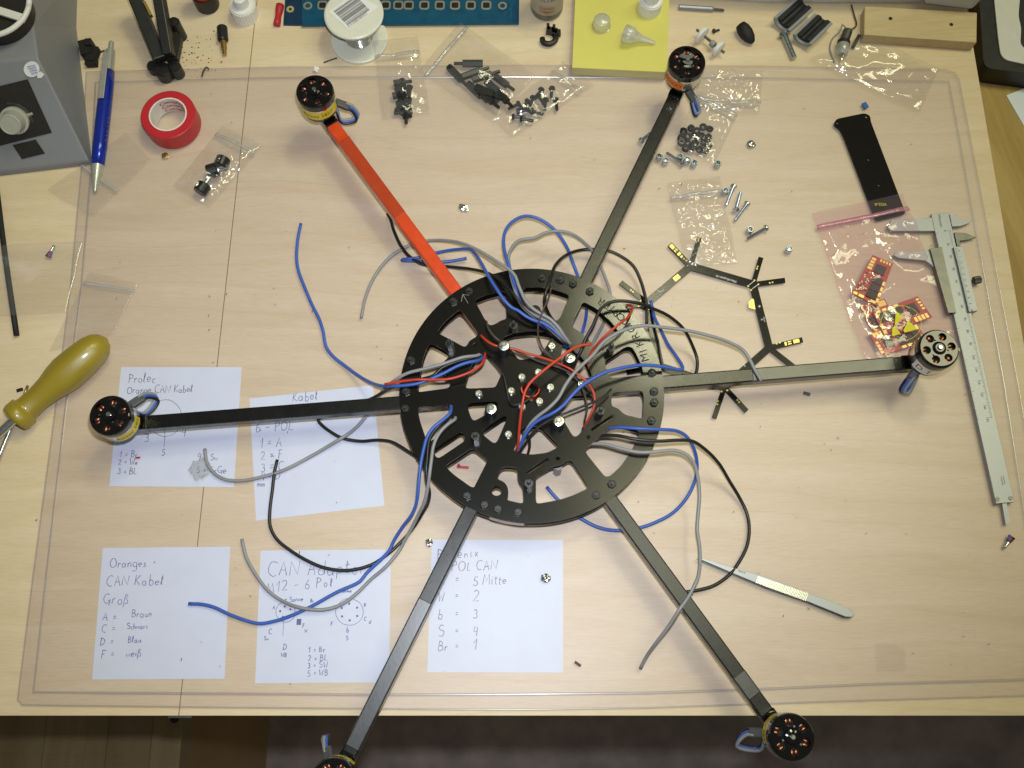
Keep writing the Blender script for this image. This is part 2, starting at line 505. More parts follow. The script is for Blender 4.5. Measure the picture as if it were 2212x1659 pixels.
def smooth_path(pts, step=0.003):
    pts = [Vector(p) for p in pts]
    ext = [2 * pts[0] - pts[1]] + pts + [2 * pts[-1] - pts[-2]]
    out = []
    for i in range(1, len(ext) - 2):
        p0, p1, p2, p3 = ext[i - 1:i + 3]
        n = max(2, int((p2 - p1).length / step))
        # centripetal Catmull-Rom
        t0 = 0.0
        t1 = t0 + max(1e-6, (p1 - p0).length) ** 0.5
        t2 = t1 + max(1e-6, (p2 - p1).length) ** 0.5
        t3 = t2 + max(1e-6, (p3 - p2).length) ** 0.5
        for k in range(n):
            t = t1 + (t2 - t1) * k / n
            A1 = p0 * ((t1 - t) / (t1 - t0)) + p1 * ((t - t0) / (t1 - t0))
            A2 = p1 * ((t2 - t) / (t2 - t1)) + p2 * ((t - t1) / (t2 - t1))
            A3 = p2 * ((t3 - t) / (t3 - t2)) + p3 * ((t - t2) / (t3 - t2))
            B1 = A1 * ((t2 - t) / (t2 - t0)) + A2 * ((t - t0) / (t2 - t0))
            B2 = A2 * ((t3 - t) / (t3 - t1)) + A3 * ((t - t1) / (t3 - t1))
            out.append(B1 * ((t2 - t) / (t2 - t1)) + B2 * ((t - t1) / (t2 - t1)))
    out.append(pts[-1])
    return out
def tube_shape(path, r, seg=10):
    v, f = [], []
    n = len(path)
    up = Vector((0.13, 0.07, 1)).normalized()
    for i, p in enumerate(path):
        t = (path[min(n - 1, i + 1)] - path[max(0, i - 1)])
        if t.length < 1e-9: t = Vector((1, 0, 0))
        t.normalize()
        x = up - t * up.dot(t)
        if x.length < 0.05: x = Vector((1, 0, 0)) - t * t.x
        x.normalize(); y = t.cross(x)
        rr = r[i] if isinstance(r, (list, tuple)) else r
        for k in range(seg):
            a = 2 * math.pi * k / seg
            v.append(p + (x * math.cos(a) + y * math.sin(a)) * rr)
    for i in range(n - 1):
        for k in range(seg):
            k2 = (k + 1) % seg
            f.append((i * seg + k, i * seg + k2, (i + 1) * seg + k2, (i + 1) * seg + k))
    f.append(tuple(reversed(range(seg))))
    f.append(tuple((n - 1) * seg + k for k in range(seg)))
    return v, f
def tube(name, pts, r, m, parent=None, seg=10, step=0.003):
    v, f = tube_shape(smooth_path(pts, step), r, seg)
    return build(name, v, f, m, parent, smooth=True)
def fillz(pts, default):
    """Points (u, v[, z mm]) -> places; missing heights are interpolated."""
    zs = [(p[2] if len(p) > 2 else None) for p in pts]
    known = [i for i, z in enumerate(zs) if z is not None]
    if not known: zs = [default] * len(pts)
    else:
        for i in range(len(zs)):
            if zs[i] is None:
                a = [k for k in known if k < i]; b = [k for k in known if k > i]
                if a and b: zs[i] = zs[a[-1]] + (zs[b[0]] - zs[a[-1]]) * (i - a[-1]) / (b[0] - a[-1])
                else: zs[i] = zs[a[-1]] if a else zs[b[0]]
    return [P(p[0], p[1], z / 1000.0) for p, z in zip(pts, zs)]
def box_shape(mtx, sx, sy, sz, base=True):
    z0, z1 = (0, sz) if base else (-sz / 2, sz / 2)
    v = [mtx @ Vector((x * sx / 2, y * sy / 2, z)) for z in (z0, z1) for x, y in ((-1, -1), (1, -1), (1, 1), (-1, 1))]
    return v, [(3, 2, 1, 0), (4, 5, 6, 7), (0, 1, 5, 4), (1, 2, 6, 5), (2, 3, 7, 6), (3, 0, 4, 7)]
def box(name, mtx, sx, sy, sz, m, parent=None, bevel=0.0, base=True):
    v, f = box_shape(mtx, sx, sy, sz, base)
    return build(name, v, f, m, parent, bevel=bevel)
def box_between(a, b, w, h):
    """Bar of width w, height h whose centre line runs a->b."""
    a, b = Vector(a), Vector(b)
    t = (b - a).normalized(); s = Vector((0, 0, 1)).cross(t).normalized(); u = t.cross(s)
    v = []
    for p in (a, b):
        for x, y in ((-1, -1), (1, -1), (1, 1), (-1, 1)):
            v.append(p + s * x * w / 2 + u * y * h / 2)
    return v, [(0, 3, 2, 1), (4, 5, 6, 7), (0, 1, 5, 4), (1, 2, 6, 5), (2, 3, 7, 6), (3, 0, 4, 7)]
_fonts = {}
def text_shape(s, size):
    """Outline lettering as flat faces, baseline at y = 0, starting at x = 0."""
    key = (s, size)
    if key not in _fonts:
        c = bpy.data.curves.new('lettering', 'FONT')
        c.body = s; c.size = size; c.resolution_u = 2
        o = bpy.data.objects.new('lettering', c)
        col.objects.link(o)
        dg = bpy.context.evaluated_depsgraph_get()
        me = bpy.data.meshes.new_from_object(o.evaluated_get(dg))
        _fonts[key] = ([v.co.copy() for v in me.vertices], [tuple(p.vertices) for p in me.polygons])
        bpy.data.objects.remove(o); bpy.data.curves.remove(c); bpy.data.meshes.remove(me)
    return _fonts[key]
def text_on(mb, s, u, v, h, ang, z, mi=0, plane=None, stretch=1.0):
    """Lettering laid on level z (or a plane), cap height h picture points, running at ang degrees (clockwise down)."""
    vs, fs = text_shape(s, 1.0)
    ca, sa = math.cos(math.radians(ang)), math.sin(math.radians(ang))
    k = h / 0.70
    out = []
    for p in vs:
        x, y = p.x * k * stretch, -p.y * k
        uu, vv = u + x * ca - y * sa, v + x * sa + y * ca
        out.append(P(uu, vv, z) if plane is None else PP(uu, vv, *plane))
    mb.add(out, fs, mi)

# single-stroke handwriting
def arc(cx, cy, rx, ry, a0, a1, n=8):
    return [(cx + rx * math.cos(math.radians(a0 + (a1 - a0) * i / n)), cy + ry * math.sin(math.radians(a0 + (a1 - a0) * i / n))) for i in range(n + 1)]
GL = {
 'A': [[(0, 0), (.28, 1), (.56, 0)], [(.08, .38), (.5, .4)]],
 'B': [[(.05, 0), (.08, 1)], [(.05, .98)] + arc(.1, .76, .32, .23, 85, -85) + arc(.1, .27, .4, .27, 85, -95)],
 'C': [arc(.38, .5, .36, .5, 55, 300)],
 'D': [[(.06, 0), (.1, 1)], [(-.02, .97)] + arc(.1, .5, .46, .48, 85, -90) + [(-.02, .02)]],
 'F': [[(.06, 0), (.12, 1)], [(.02, .98), (.5, 1)], [(.08, .52), (.4, .55)]],
 'G': [arc(.36, .55, .34, .45, 60, 330) + [(.4, .4)], [(.66, .5), (.6, -.1)]],
 'K': [[(.06, 0), (.1, 1)], [(.5, 1), (.1, .45), (.52, 0)]],
 'L': [[(.1, 1), (.06, .03), (.45, .05)]],
 'M': [[(0, 0), (.1, 1), (.32, .35), (.56, 1), (.66, 0)]],
 'N': [[(.0, 0), (.06, 1), (.60, .0), (.68, 1)]],
 'O': [arc(.34, .5, .33, .48, 90, 450, 12)],
 'P': [[(.06, 0), (.1, 1)], [(.0, .95)] + arc(.1, .74, .38, .24, 85, -95)],
 'S': [arc(.27, .75, .22, .22, 40, 270, 8) + arc(.27, .26, .24, .26, 85, -140, 8)],
 'W': [[(0, 1), (.15, 0), (.32, .7), (.48, 0), (.68, 1)]],
 'a': [arc(.22, .24, .2, .24, 60, 400, 10), [(.42, .48), (.4, .05), (.5, 0)]],
 'b': [[(.08, 1), (.06, 0)], arc(.22, .24, .18, .24, 150, -160, 10)],
 'c': [arc(.22, .24, .2, .24, 50, 310)],
 'd': [arc(.22, .24, .2, .24, 60, 400, 10), [(.44, 1), (.42, 0)]],
 'e': [[(.04, .25), (.38, .28)] + arc(.21, .26, .18, .24, 10, 320, 10)],
 'f': [[(.38, .95), (.24, .95), (.16, .6), (.14, -.2)], [(.0, .5), (.32, .52)]],
 'g': [arc(.22, .24, .2, .24, 60, 400, 10), [(.42, .48), (.4, -.25), (.2, -.42), (.02, -.3)]],
 'h': [[(.06, 1), (.04, 0)], [(.05, .3), (.2, .48), (.34, .42), (.36, 0)]],
 'i': [[(.08, .48), (.08, .05), (.16, 0)], [(.1, .68), (.12, .7)]],
 'l': [[(.02, .1), (.2, .75), (.14, 1), (.06, .8), (.1, .05), (.22, 0)]],
 'm': [[(.04, 0), (.06, .46)], [(.06, .3), (.18, .48), (.26, .4), (.26, 0)], [(.26, .3), (.4, .48), (.48, .4), (.48, 0)]],
 'n': [[(.04, 0), (.06, .46)], [(.06, .3), (.2, .48), (.34, .4), (.36, .02)]],
 'o': [arc(.22, .24, .19, .24, 90, 450, 10)],
 'p': [[(.06, .46), (.02, -.42)], arc(.22, .26, .18, .22, 150, -150, 10)],
 'r': [[(.04, 0), (.06, .46)], [(.06, .28), (.2, .46), (.3, .44)]],
 's': [[(.3, .44), (.1, .4), (.14, .26), (.28, .18), (.24, .02), (.02, .04)]],
 't': [[(.14, .85), (.12, .06), (.26, .02)], [(0, .56), (.3, .6)]],
 'u': [[(.05, .46), (.06, .08), (.2, 0), (.34, .12), (.36, .46)], [(.36, .46), (.38, .03), (.46, 0)]],
 'w': [[(0, .46), (.1, .02), (.22, .38), (.34, .02), (.46, .48)]],
 'x': [[(.02, .5), (.34, 0)], [(.34, .5), (.02, 0)]],
 'z': [[(.02, .44), (.32, .46), (.04, .02), (.36, .04)]],
 'ß': [[(.04, -.3), (.08, .75), (.2, 1), (.36, .85), (.22, .55), (.42, .3), (.36, .05), (.16, .02)]],
 '1': [[(.0, .62), (.26, 1), (.2, 0)]],
 '2': [arc(.24, .76, .22, .24, 160, -30, 8) + [(.02, .02), (.5, .06)]],
 '3': [arc(.2, .76, .22, .22, 140, -80, 8) + arc(.2, .28, .26, .28, 80, -140, 8)],
 '4': [[(.16, 1), (.04, .42), (.46, .46)], [(.4, .9), (.34, -.05)]],
 '5': [[(.46, .98), (.12, .96), (.08, .55)] + arc(.2, .3, .25, .28, 110, -140, 8)],
 '6': [[(.38, 1), (.12, .6)] + arc(.24, .28, .2, .26, 140, 500, 10)],
 '=': [[(.04, .55), (.36, .57)], [(.04, .3), (.36, .33)]],
 '-': [[(.04, .42), (.4, .45)]],
 '+': [[(.04, .45), (.4, .45)], [(.22, .2), (.22, .7)]],
 ' ': [],
}
def ribbon(mb, pix, z, w=0.00040, mi=0):
    pts = [P(u, v, z) for u, v in pix]
    vs, fs = [], []
    for i, p in enumerate(pts):
        t = pts[min(len(pts) - 1, i + 1)] - pts[max(0, i - 1)]
        if t.length < 1e-9: t = Vector((1, 0, 0))
        t.normalize()
        s = Vector((-t.y, t.x, 0)) * (w / 2) * random.uniform(0.75, 1.15)
        vs += [p + s, p - s]
    for i in range(len(pts) - 1):
        fs.append((2 * i, 2 * i + 1, 2 * i + 3, 2 * i + 2))
    mb.add(vs, fs, mi)
def write(mb, s, u, v, h, z, ang=0.0, slant=0.12, w=0.00052, gap=0.16, mi=0):
    ca, sa = math.cos(math.radians(ang)), math.sin(math.radians(ang))
    x = 0.0
    for ch in s:
        if ch == ' ':
            x += 0.42; continue
        g = GL.get(ch, [])
        jy, js = random.uniform(-.07, .07), random.uniform(.88, 1.12)
        wid = max((p[0] for st in g for p in st), default=0.3)
        for st in g:
            pix = []
            for gx, gy in st:
                gx2 = x + (gx + slant * gy) * js + random.uniform(-.028, .028)
                gy2 = gy * js + jy + random.uniform(-.028, .028)
                X, Y = gx2 * h, -gy2 * h
                pix.append((u + X * ca - Y * sa, v + X * sa + Y * ca))
            ribbon(mb, pix, z, w, mi)
        x += wid * js + gap

def crumple(x, y, k, seed):
    p = Vector((x * k, y * k, seed))
    a = abs(noise.noise(p)); b = abs(noise.noise(p * 2.3 + Vector((3, 7, 1)))); c = noise.noise(p * 0.5)
    return (0.5 - a) * 0.8 + (0.4 - b) * 0.35 + c * 0.6
def bag(name, label, quad, z0, m, cat='bag', group='clear plastic bags', lumps=(), amp=0.0022, lift=0.0012, n=46, zip_t=None, zip_mat=None,
        zip_w=0.0028, seed=0.0, k=60.0, parts=None, zip_px=None):
    """Flat pouch: a creased upper film and a plain lower one, welded round the rim. quad = picture corners, zip end first."""
    c = [P(u, v, z0) for u, v in quad]
    tl, tr, br, bl = c
    lp = [(P(u, v, z0), r / 1000.0, h / 1000.0) for u, v, r, h in lumps]
    vs, fs = [], []
    def spot(s, t): return (tl * (1 - s) + tr * s) * (1 - t) + (bl * (1 - s) + br * s) * t
    def height(s, t):
        p = spot(s, t)
        rim = min(s, 1 - s, t, 1 - t)
        e = min(1.0, rim / 0.10)
        h = lift + amp * (0.35 + 0.65 * e) * (crumple(p.x, p.y, k, seed) + 0.42)
        for q, r, hh in lp:
            d = (Vector((p.x, p.y)) - Vector((q.x, q.y))).length / r
            h = max(h, hh * math.exp(-0.5 * d * d) + 0.35 * amp * crumple(p.x, p.y, k * 1.4, seed + 3))
        return max(0.0004, h)
    for j in range(n + 1):
        for i in range(n + 1):
            s, t = i / n, j / n
            p = spot(s, t)
            wob = 0.0009 * noise.noise(Vector((p.x * 50, p.y * 50, seed + 9)))
            vs.append(Vector((p.x + wob, p.y + wob, z0 + height(s, t))))
    for j in range(n):
        for i in range(n):
            a = j * (n + 1) + i
            fs.append((a, a + n + 1, a + n + 2, a + 1))
    # lower film: only the rim ring and one plain sheet
    b0 = len(vs)
    rimidx = [i for i in range(n + 1)] + [j * (n + 1) + n for j in range(1, n + 1)] + [n * (n + 1) + i for i in range(n - 1, -1, -1)] + [j * (n + 1) for j in range(n - 1, 0, -1)]
    for i in rimidx:
        vs.append(Vector((vs[i].x, vs[i].y, z0 + 0.0001)))
    m_ = len(rimidx)
    fs.append(tuple(b0 + i for i in range(m_)))
    for i in range(m_):
        fs.append((rimidx[i], rimidx[(i + 1) % m_], b0 + (i + 1) % m_, b0 + i))
    o = build(name, vs, fs, [m, M['clear_back']], None, smooth=True, fmat=[0] * (n * n) + [1] * (m_ + 1))
    setp(o, label, cat, group)
    if zip_t is not None:
        t = zip_t
        zv, zf = [], []
        for i in range(31):
            s = i / 30
            for dt in (0, 1):
                t2 = t + dt * zip_w / max(1e-6, (bl - tl).length)
                p = spot(s, t2)
                zv.append(Vector((p.x, p.y, z0 + height(s, t2) + 0.0005)))
        for i in range(30): zf.append((2 * i, 2 * i + 1, 2 * i + 3, 2 * i + 2))
        zz = build('zip_strip', zv, zf, zip_mat or M['zip_clear'], o, smooth=True)
        sol = zz.modifiers.new('thick', 'SOLIDIFY'); sol.thickness = 0.0003
    return o
# ================================================================== SETTING
ZM = 0.0021      # upper face of the clear mat; things on the mat stand on this level
def line_at(p, q, y):
    t = (y - p.y) / (q.y - p.y)
    return p.x + (q.x - p.x) * t
front = P(1106, 1546, 0).y
back = 0.62
s0, s1 = P(549, 57, 0), P(387, 1534, 0)
e0, e1 = P(2101.5, 95, 0), P(2204, 697, 0)
gapw = 0.00028
yb = front
lft = [(-0.95, yb), (line_at(s0, s1, yb) - gapw, yb), (line_at(s0, s1, back) - gapw, back), (-0.95, back)]
rgt = [(line_at(s0, s1, yb) + gapw, yb), (line_at(e0, e1, yb), yb), (line_at(e0, e1, back), back), (line_at(s0, s1, back) + gapw, back)]
for nm, pts in (('bench_top_left', lft), ('bench_top_right', rgt)):
    v, f = poly_shape(pts, -0.026, 0.0)
    o = build(nm, v, f, M['bench'], bevel=0.0003)
    setp(o, 'pale maple bench top board', None, None, 'structure')
v, f = poly_shape([(line_at(s0, s1, yb) - .0003, yb + .001), (line_at(s0, s1, yb) + .0003, yb + .001), (line_at(s0, s1, back) + .0003, back), (line_at(s0, s1, back) - .0003, back)], -0.02, -0.00015)
setp(build('seam_filler', v, f, mat('gap_strip', '#8a6f52', .8)), 'brown strip added in the gap between the bench boards', None, None, 'structure')  # added strip, lightens the deep shade in the open gap between the boards
# metal joining tab at the front end of the seam
jt = P(388, 1537, 0.0)
o = build('seam_bracket', *box_shape(upright((jt.x, front - 0.0008, -0.012)), 0.016, 0.0014, 0.010), M['dark_steel'])
setp(o, 'small grey metal bracket at the front end of the bench seam', 'bracket')
# lower neighbouring bench on the right
v, f = poly_shape([(line_at(e0, e1, front) + 0.001, front - 0.3), (1.2, front - 0.3), (1.2, back), (line_at(e0, e1, back) + 0.001, back)], -0.06, -0.030)
setp(build('side_bench', v, f, M['side_bench']), 'lower oiled wooden side bench', None, None, 'structure')
# floor and the low cabinet below the front edge
v, f = poly_shape([(-2.5, -2.5), (2.5, -2.5), (2.5, 2.0), (-2.5, 2.0)], -0.80, -0.74)
setp(build('floor', v, f, M['floor']), 'dark floor below the bench', None, None, 'structure')
cab = empty('cabinet', (-0.6, front - 0.1, -0.74), 'low brown wooden cabinet below the front left of the bench', 'cabinet')
cz = -0.33
xs = [P(u, 1600, cz).x for u in (-420, -120, 96, 232, 327, 392)]
tones = ['#8f7e5c', '#8b7957', '#8d7b5a', '#847253', '#907e5b']
for i in range(5):
    v, f = poly_shape([(xs[i] + 0.0002, front - 0.42), (xs[i + 1] - 0.0002, front - 0.42), (xs[i + 1] - 0.0002, front + 0.2), (xs[i] + 0.0002, front + 0.2)], cz - 0.03, cz)
    build('plank', v, f, wood('cabinet_plank_%d' % i, tones[i], '#7d6a4a', (40, 3, 3), stains=False), cab)
v, f = poly_shape([(xs[0], front - 0.40), (xs[-1] - 0.01, front - 0.40), (xs[-1] - 0.01, front + 0.2), (xs[0], front + 0.2)], -0.74, cz - 0.031)
build('carcass', v, f, M['cabinet'], cab)
hp = P(377, 1553, cz)
build('knot_hole', *lathe_shape([(0.004, 0.0), (0.004, 0.0006)], 14, upright((hp.x, hp.y, cz + 0.0002))), M['gap'], cab)

# ------------------------------------------------------------------ paper notes under the mat
notes = [
 [(262, 793), (522, 793), (505, 1052), (236, 1050)],
 [(539, 861), (805.5, 832), (830.5, 1092), (553, 1124.5)],
 [(222, 1184), (497, 1181), (485, 1466), (199, 1468)],
 [(563, 1189.5), (844, 1187), (840.5, 1474), (551, 1476)],
 [(933, 1166), (1216, 1166.5), (1216, 1453), (923, 1452)]]
nlab = ['white note headed Prolec, above the arm end at left',
        'tilted white note half hidden under the left arm',
        'white note headed Oranges in the lower left corner of the mat',
        'white note with two sketched round plugs, below the cable loops',
        'white note crossed by the lower left arm, numbers five to one']
def note(i):
    z = 0.00012 + 0.00003 * i
    o = slab('paper_note', notes[i], z - 0.0001, z, M['paper'])
    setp(o, nlab[i], 'note', 'handwritten notes under the mat')
    return o, z + 0.0001
def circ(mb, u, v, ru, rv, z, a0=0, a1=360, w=0.0004):
    ribbon(mb, [(u + ru * math.cos(math.radians(a)) + random.uniform(-.5, .5), v + rv * math.sin(math.radians(a)) + random.uniform(-.5, .5)) for a in range(a0, a1 + 1, 15)], z, w)
o, z = note(0); mb = MB()
write(mb, 'Prolec', 277, 826, 20, z); write(mb, 'Orange CAN Kabel', 274, 850, 15.5, z, -1, gap=.13)
circ(mb, 357, 903, 36, 40, z); ribbon(mb, [(356, 928), (356, 945), (354, 966)], z)
write(mb, '3', 312, 953, 17, z); write(mb, '4', 392, 942, 17, z); write(mb, '5', 349, 984, 13, z)
write(mb, '1 = Br', 258, 988, 14, z); write(mb, '2 = We', 255, 1004, 13, z); write(mb, '3 = BL', 254, 1024, 13, z)
write(mb, '4 = Sw', 426, 993, 14, z, 2); write(mb, '5 = GrGe', 424, 1021, 14, z, 2)
mb.obj('handwriting', M['ink_grey'], o)
o, z = note(1); mb = MB()
write(mb, 'Kabel', 632, 868, 20, z, -5); write(mb, '6 - POL', 552, 935, 20, z, -4)
write(mb, '1 = A', 562, 968, 19, z, -6); write(mb, '2 = F', 563, 994, 19, z, -6); write(mb, '3 = C', 564, 1020, 19, z, -6); write(mb, '4 = D', 563, 1037, 16, z, -2)
write(mb, 'mm', 555, 1051, 14, z, -2)
mb.obj('handwriting', M['ink_blue'], o)
o, z = note(2); mb = MB()
write(mb, 'Oranges', 237, 1226, 20, z, -1); write(mb, 'CAN Kabel', 229, 1265, 22, z, -1, gap=.2); write(mb, 'Groß', 222, 1305, 24, z)
for t, a, b in (('A =', 222, 1340), ('C =', 219, 1366), ('D =', 216, 1393), ('F =', 218, 1421)): write(mb, t, a, b, 17, z, 0, gap=.3)
write(mb, 'Braun', 284, 1334, 15, z, -2); write(mb, 'Schwarz', 274, 1359, 12, z, -2); write(mb, 'Blau', 276, 1388, 14, z, -2); write(mb, 'weiß', 273, 1419, 15, z, -2)
mb.obj('handwriting', M['ink_blue'], o)
o, z = note(3); mb = MB()
write(mb, 'CAN Adapter', 578, 1246, 30, z, -2, gap=.2); write(mb, 'M12 - 6 Pol', 577, 1280, 21, z, -5, gap=.3)
write(mb, '+ Sonne', 615, 1300, 11, z, -2); write(mb, 'Sonne', 738, 1280, 8, z)
circ(mb, 617, 1322, 21, 22, z); circ(mb, 755, 1322, 30, 29, z)
for a in range(6):
    circ(mb, 755 + 19 * math.cos(a * 1.047 + .5), 1322 + 18 * math.sin(a * 1.047 + .5), 1.4, 1.4, z, w=.0007)
    if a < 5: circ(mb, 617 + 12 * math.cos(a * 1.25 + .8), 1322 + 12 * math.sin(a * 1.25 + .8), 1.3, 1.3, z, w=.0007)
ribbon(mb, [(612, 1338), (612, 1356), (611, 1374)], z)
for t, a, b, h in (('B', 786, 1310, 8), ('C', 786, 1341, 8), ('d', 797, 1347, 8), ('E', 713, 1298, 8), ('F', 714, 1352, 8), ('b', 748, 1366, 12), ('S', 747, 1383, 10), ('A', 589, 1316, 8),
                   ('C', 580, 1370, 12), ('Sw', 570, 1383, 9), ('F', 653, 1356, 9), ('W', 658, 1366, 7), ('Br', 670, 1301, 8), ('D', 611, 1404, 12), ('WB', 607, 1419, 9)): write(mb, t, a, b, h, z)
for i in range(7): ribbon(mb, [(642 + i * 1.4, 1337), (641 + i * 1.4, 1350)], z, .0006)
for t, b in (('1 = Br', 1410), ('2 = BL', 1429), ('3 = SW', 1444), ('5 = WB', 1461)): write(mb, t, 666 - (b - 1410) * .05, b, 12, z, -3, gap=.24)
mb.obj('handwriting', M['ink_blue'], o)
o, z = note(4); mb = MB()
write(mb, 'Phoenix', 944, 1209, 21, z, -4, gap=.28); write(mb, '6POL CAN', 962, 1234, 20, z, -2, gap=.2)
for t, nn, b in (('N', '5 Mitte', 1264), ('W', '2', 1299), ('b', '3', 1337), ('S', '4', 1373), ('Br', '1', 1407)):
    write(mb, t, 946, b, 22 if b > 1300 else 19, z, -2); write(mb, '=', 983, b - 4, 18, z, -3); write(mb, nn, 1022, b - (0 if b < 1400 else 4), 21, z, -2, gap=.14)
mb.obj('handwriting', M['ink_grey'], o)

# ------------------------------------------------------------------ clear desk mat
outer = [(186, 155), (600, 145), (1106, 141), (1659, 143), (2040, 150), (2062, 156), (2072, 172), (2199, 830), (2300, 1420), (2306, 1492), (2290, 1500), (1900, 1512), (1659, 1520), (1400, 1529), (1106, 1533),
         (800, 1531), (553, 1529), (200, 1525), (48, 1523), (38, 1512), (72, 1240), (120, 880), (152, 620), (179, 330)]
inner = [(206, 178), (600, 168), (1106, 165), (1659, 169), (2050, 176), (2169, 830), (2268, 1462), (2212, 1468), (1900, 1477), (1659, 1488), (1400, 1497), (1106, 1500), (800, 1501), (553, 1499), (250, 1497), (72, 1495),
         (101, 1240), (142, 880), (176, 620), (200, 330)]
mat_o = slab('desk_mat', outer, 0.0004, 0.0019, M['mat'], rnd=0.0)
setp(mat_o, 'large clear plastic desk mat with a grooved border', 'desk mat')
def strip(name, px, z, w, h, m, parent):
    mb = MB()
    pts = [P(u, v, z) for u, v in px]
    n = len(pts)
    vs, fs = [], []
    for i in range(n):
        a, b, c = pts[i - 1], pts[i], pts[(i + 1) % n]
        t = ((b - a).normalized() + (c - b).normalized()).normalized()
        s = Vector((-t.y, t.x, 0)) * w / 2
        vs += [b + s, b + s * .35 + Vector((0, 0, h)), b - s * .35 + Vector((0, 0, h)), b - s]
    for i in range(n):
        j = (i + 1) % n
        for k in range(3): fs.append((4 * i + k, 4 * j + k, 4 * j + k + 1, 4 * i + k + 1))
    return build(name, vs, fs, m, parent)
strip('outer_rim', outer, 0.00195, 0.0013, 0.0004, M['mat_rim'], mat_o)
strip('inner_groove', inner, 0.00195, 0.0019, 0.0004, M['mat_rim'], mat_o)
# ================================================================== HEXACOPTER
ZB0, ZB1 = 0.0235, 0.0245        # lower plate
ZA0, ZA1 = 0.0246, 0.0341        # arms (10 mm square tube)
ZT0, ZT1 = 0.0342, 0.0353        # upper plate
ctr = P(*L(845, 805), 0)
cop = empty('hexacopter_frame', (ctr.x, ctr.y, ZM), 'bare six-armed multicopter frame with one red arm and loose cables, lying across the mat', 'multicopter')
holes_L = [
 [(500, 238), (560, 212), (640, 190), (690, 183), (702, 355), (665, 365), (640, 382), (605, 397), (580, 385)],
 [(805, 160), (900, 160), (1000, 178), (1088, 208), (1025, 358), (990, 372), (935, 345), (914, 312), (905, 284), (880, 268), (855, 275), (838, 295), (815, 300)],
 [(1168, 248), (1250, 290), (1340, 370), (1395, 440), (1330, 470), (1290, 520), (1240, 530), (1215, 490), (1155, 440), (1098, 402)],
 [(1300, 618), (1430, 528), (1468, 526), (1492, 560), (1530, 640), (1545, 702), (1335, 720)],
 [(1345, 810), (1535, 795), (1546, 835), (1538, 972), (1425, 946), (1385, 905), (1345, 895)],
 [(1225, 1120), (1330, 1035), (1385, 1008), (1520, 1045), (1500, 1100), (1460, 1180), (1400, 1265), (1335, 1325), (1305, 1328), (1190, 1185), (1185, 1160)],
 [(880, 1325), (982, 1262), (1030, 1258), (1085, 1222), (1106, 1236), (1208, 1395), (1115, 1440), (1025, 1470), (890, 1494), (880, 1480)],
 [(672, 1266), (755, 1270), (768, 1290), (768, 1340), (800, 1380), (805, 1485), (790, 1492), (695, 1470), (712, 1435), (707, 1390), (683, 1358), (648, 1345), (643, 1325)],
 [(325, 1258), (480, 1155), (505, 1158), (585, 1228), (505, 1390), (485, 1394), (372, 1313), (330, 1272)],
 [(245, 1160), (415, 1048), (435, 1070), (445, 1105), (285, 1213), (262, 1205)],
 [(150, 900), (355, 882), (368, 900), (362, 960), (372, 1000), (300, 1060), (225, 1115), (205, 1100), (165, 980)],
 [(225, 508), (245, 510), (340, 562), (345, 590), (312, 618), (292, 662), (318, 705), (357, 720), (352, 770), (335, 783), (150, 808), (160, 740), (185, 600), (205, 545)],
 [(277, 425), (330, 362), (405, 300), (425, 310), (525, 445), (515, 465), (470, 490), (455, 522), (435, 528), (380, 497), (280, 445)],
 [(668, 475), (740, 442), (850, 430), (950, 440), (985, 458), (905, 585), (800, 608), (770, 605), (700, 500)],
 [(1050, 500), (1180, 610), (1232, 712), (1115, 732), (1060, 680), (1030, 600)],
 [(1075, 830), (1225, 820), (1238, 870), (1205, 980), (1165, 1045), (1130, 1083), (1105, 1075), (1050, 980), (1030, 915)],
 [(800, 1018), (910, 1018), (930, 1040), (1028, 1140), (950, 1180), (850, 1192), (775, 1180), (738, 1165)],
 [(547, 1045), (685, 952), (705, 962), (640, 1115), (618, 1122), (555, 1070)],
 [(455, 890), (470, 872), (638, 862), (645, 880), (640, 905), (505, 983), (485, 975)],
 [(445, 775), (450, 745), (480, 645), (530, 580), (565, 560), (590, 575), (680, 680), (655, 720), (635, 770), (620, 778), (460, 785)],
]
def Lw(pts, z): return WorldLoop([tuple(P(*L(x, y), z)[:2]) for x, y in pts])
# outer ring: least-squares circle through picked rim points
rim = [(20, 850), (60, 640), (160, 420), (300, 250), (460, 130), (640, 70), (820, 50), (1000, 68), (1250, 155), (1400, 250), (1560, 440), (1640, 620), (1668, 800), (1650, 1000), (1570, 1210), (1400, 1420), (1250, 1530), (1050, 1600), (850, 1620), (640, 1580), (420, 1465), (230, 1290), (90, 1090)]
rw = [P(*L(x, y), ZT1) for x, y in rim]
def fit_circle(pts):
    sx = sum(p.x for p in pts) / len(pts); sy = sum(p.y for p in pts) / len(pts)
    a = b = c = d = e = 0.0
    for p in pts:
        x, y = p.x - sx, p.y - sy; w = x * x + y * y
        a += x * x; b += x * y; c += y * y; d += x * w; e += y * w
    det = a * c - b * b
    cx, cy = (d * c - e * b) / (2 * det), (a * e - b * d) / (2 * det)
    r = sum(((p.x - sx - cx) ** 2 + (p.y - sy - cy) ** 2) ** .5 for p in pts) / len(pts)
    return (sx + cx, sy + cy), r
RC, RR = fit_circle(rw)
holes = []
for h in holes_L:
    holes.append(WorldLoop(round_poly(Lw(h, ZT1), 0.0028, 3)))
def slot(a, b, w):
    a, b = Vector(P(*L(*a), ZT1)[:2]), Vector(P(*L(*b), ZT1)[:2])
    t = (b - a).normalized(); s = Vector((-t.y, t.x)) * w / 2
    return WorldLoop(round_poly([tuple(a + s), tuple(a - s), tuple(b - s), tuple(b + s)], w * .5, 3))
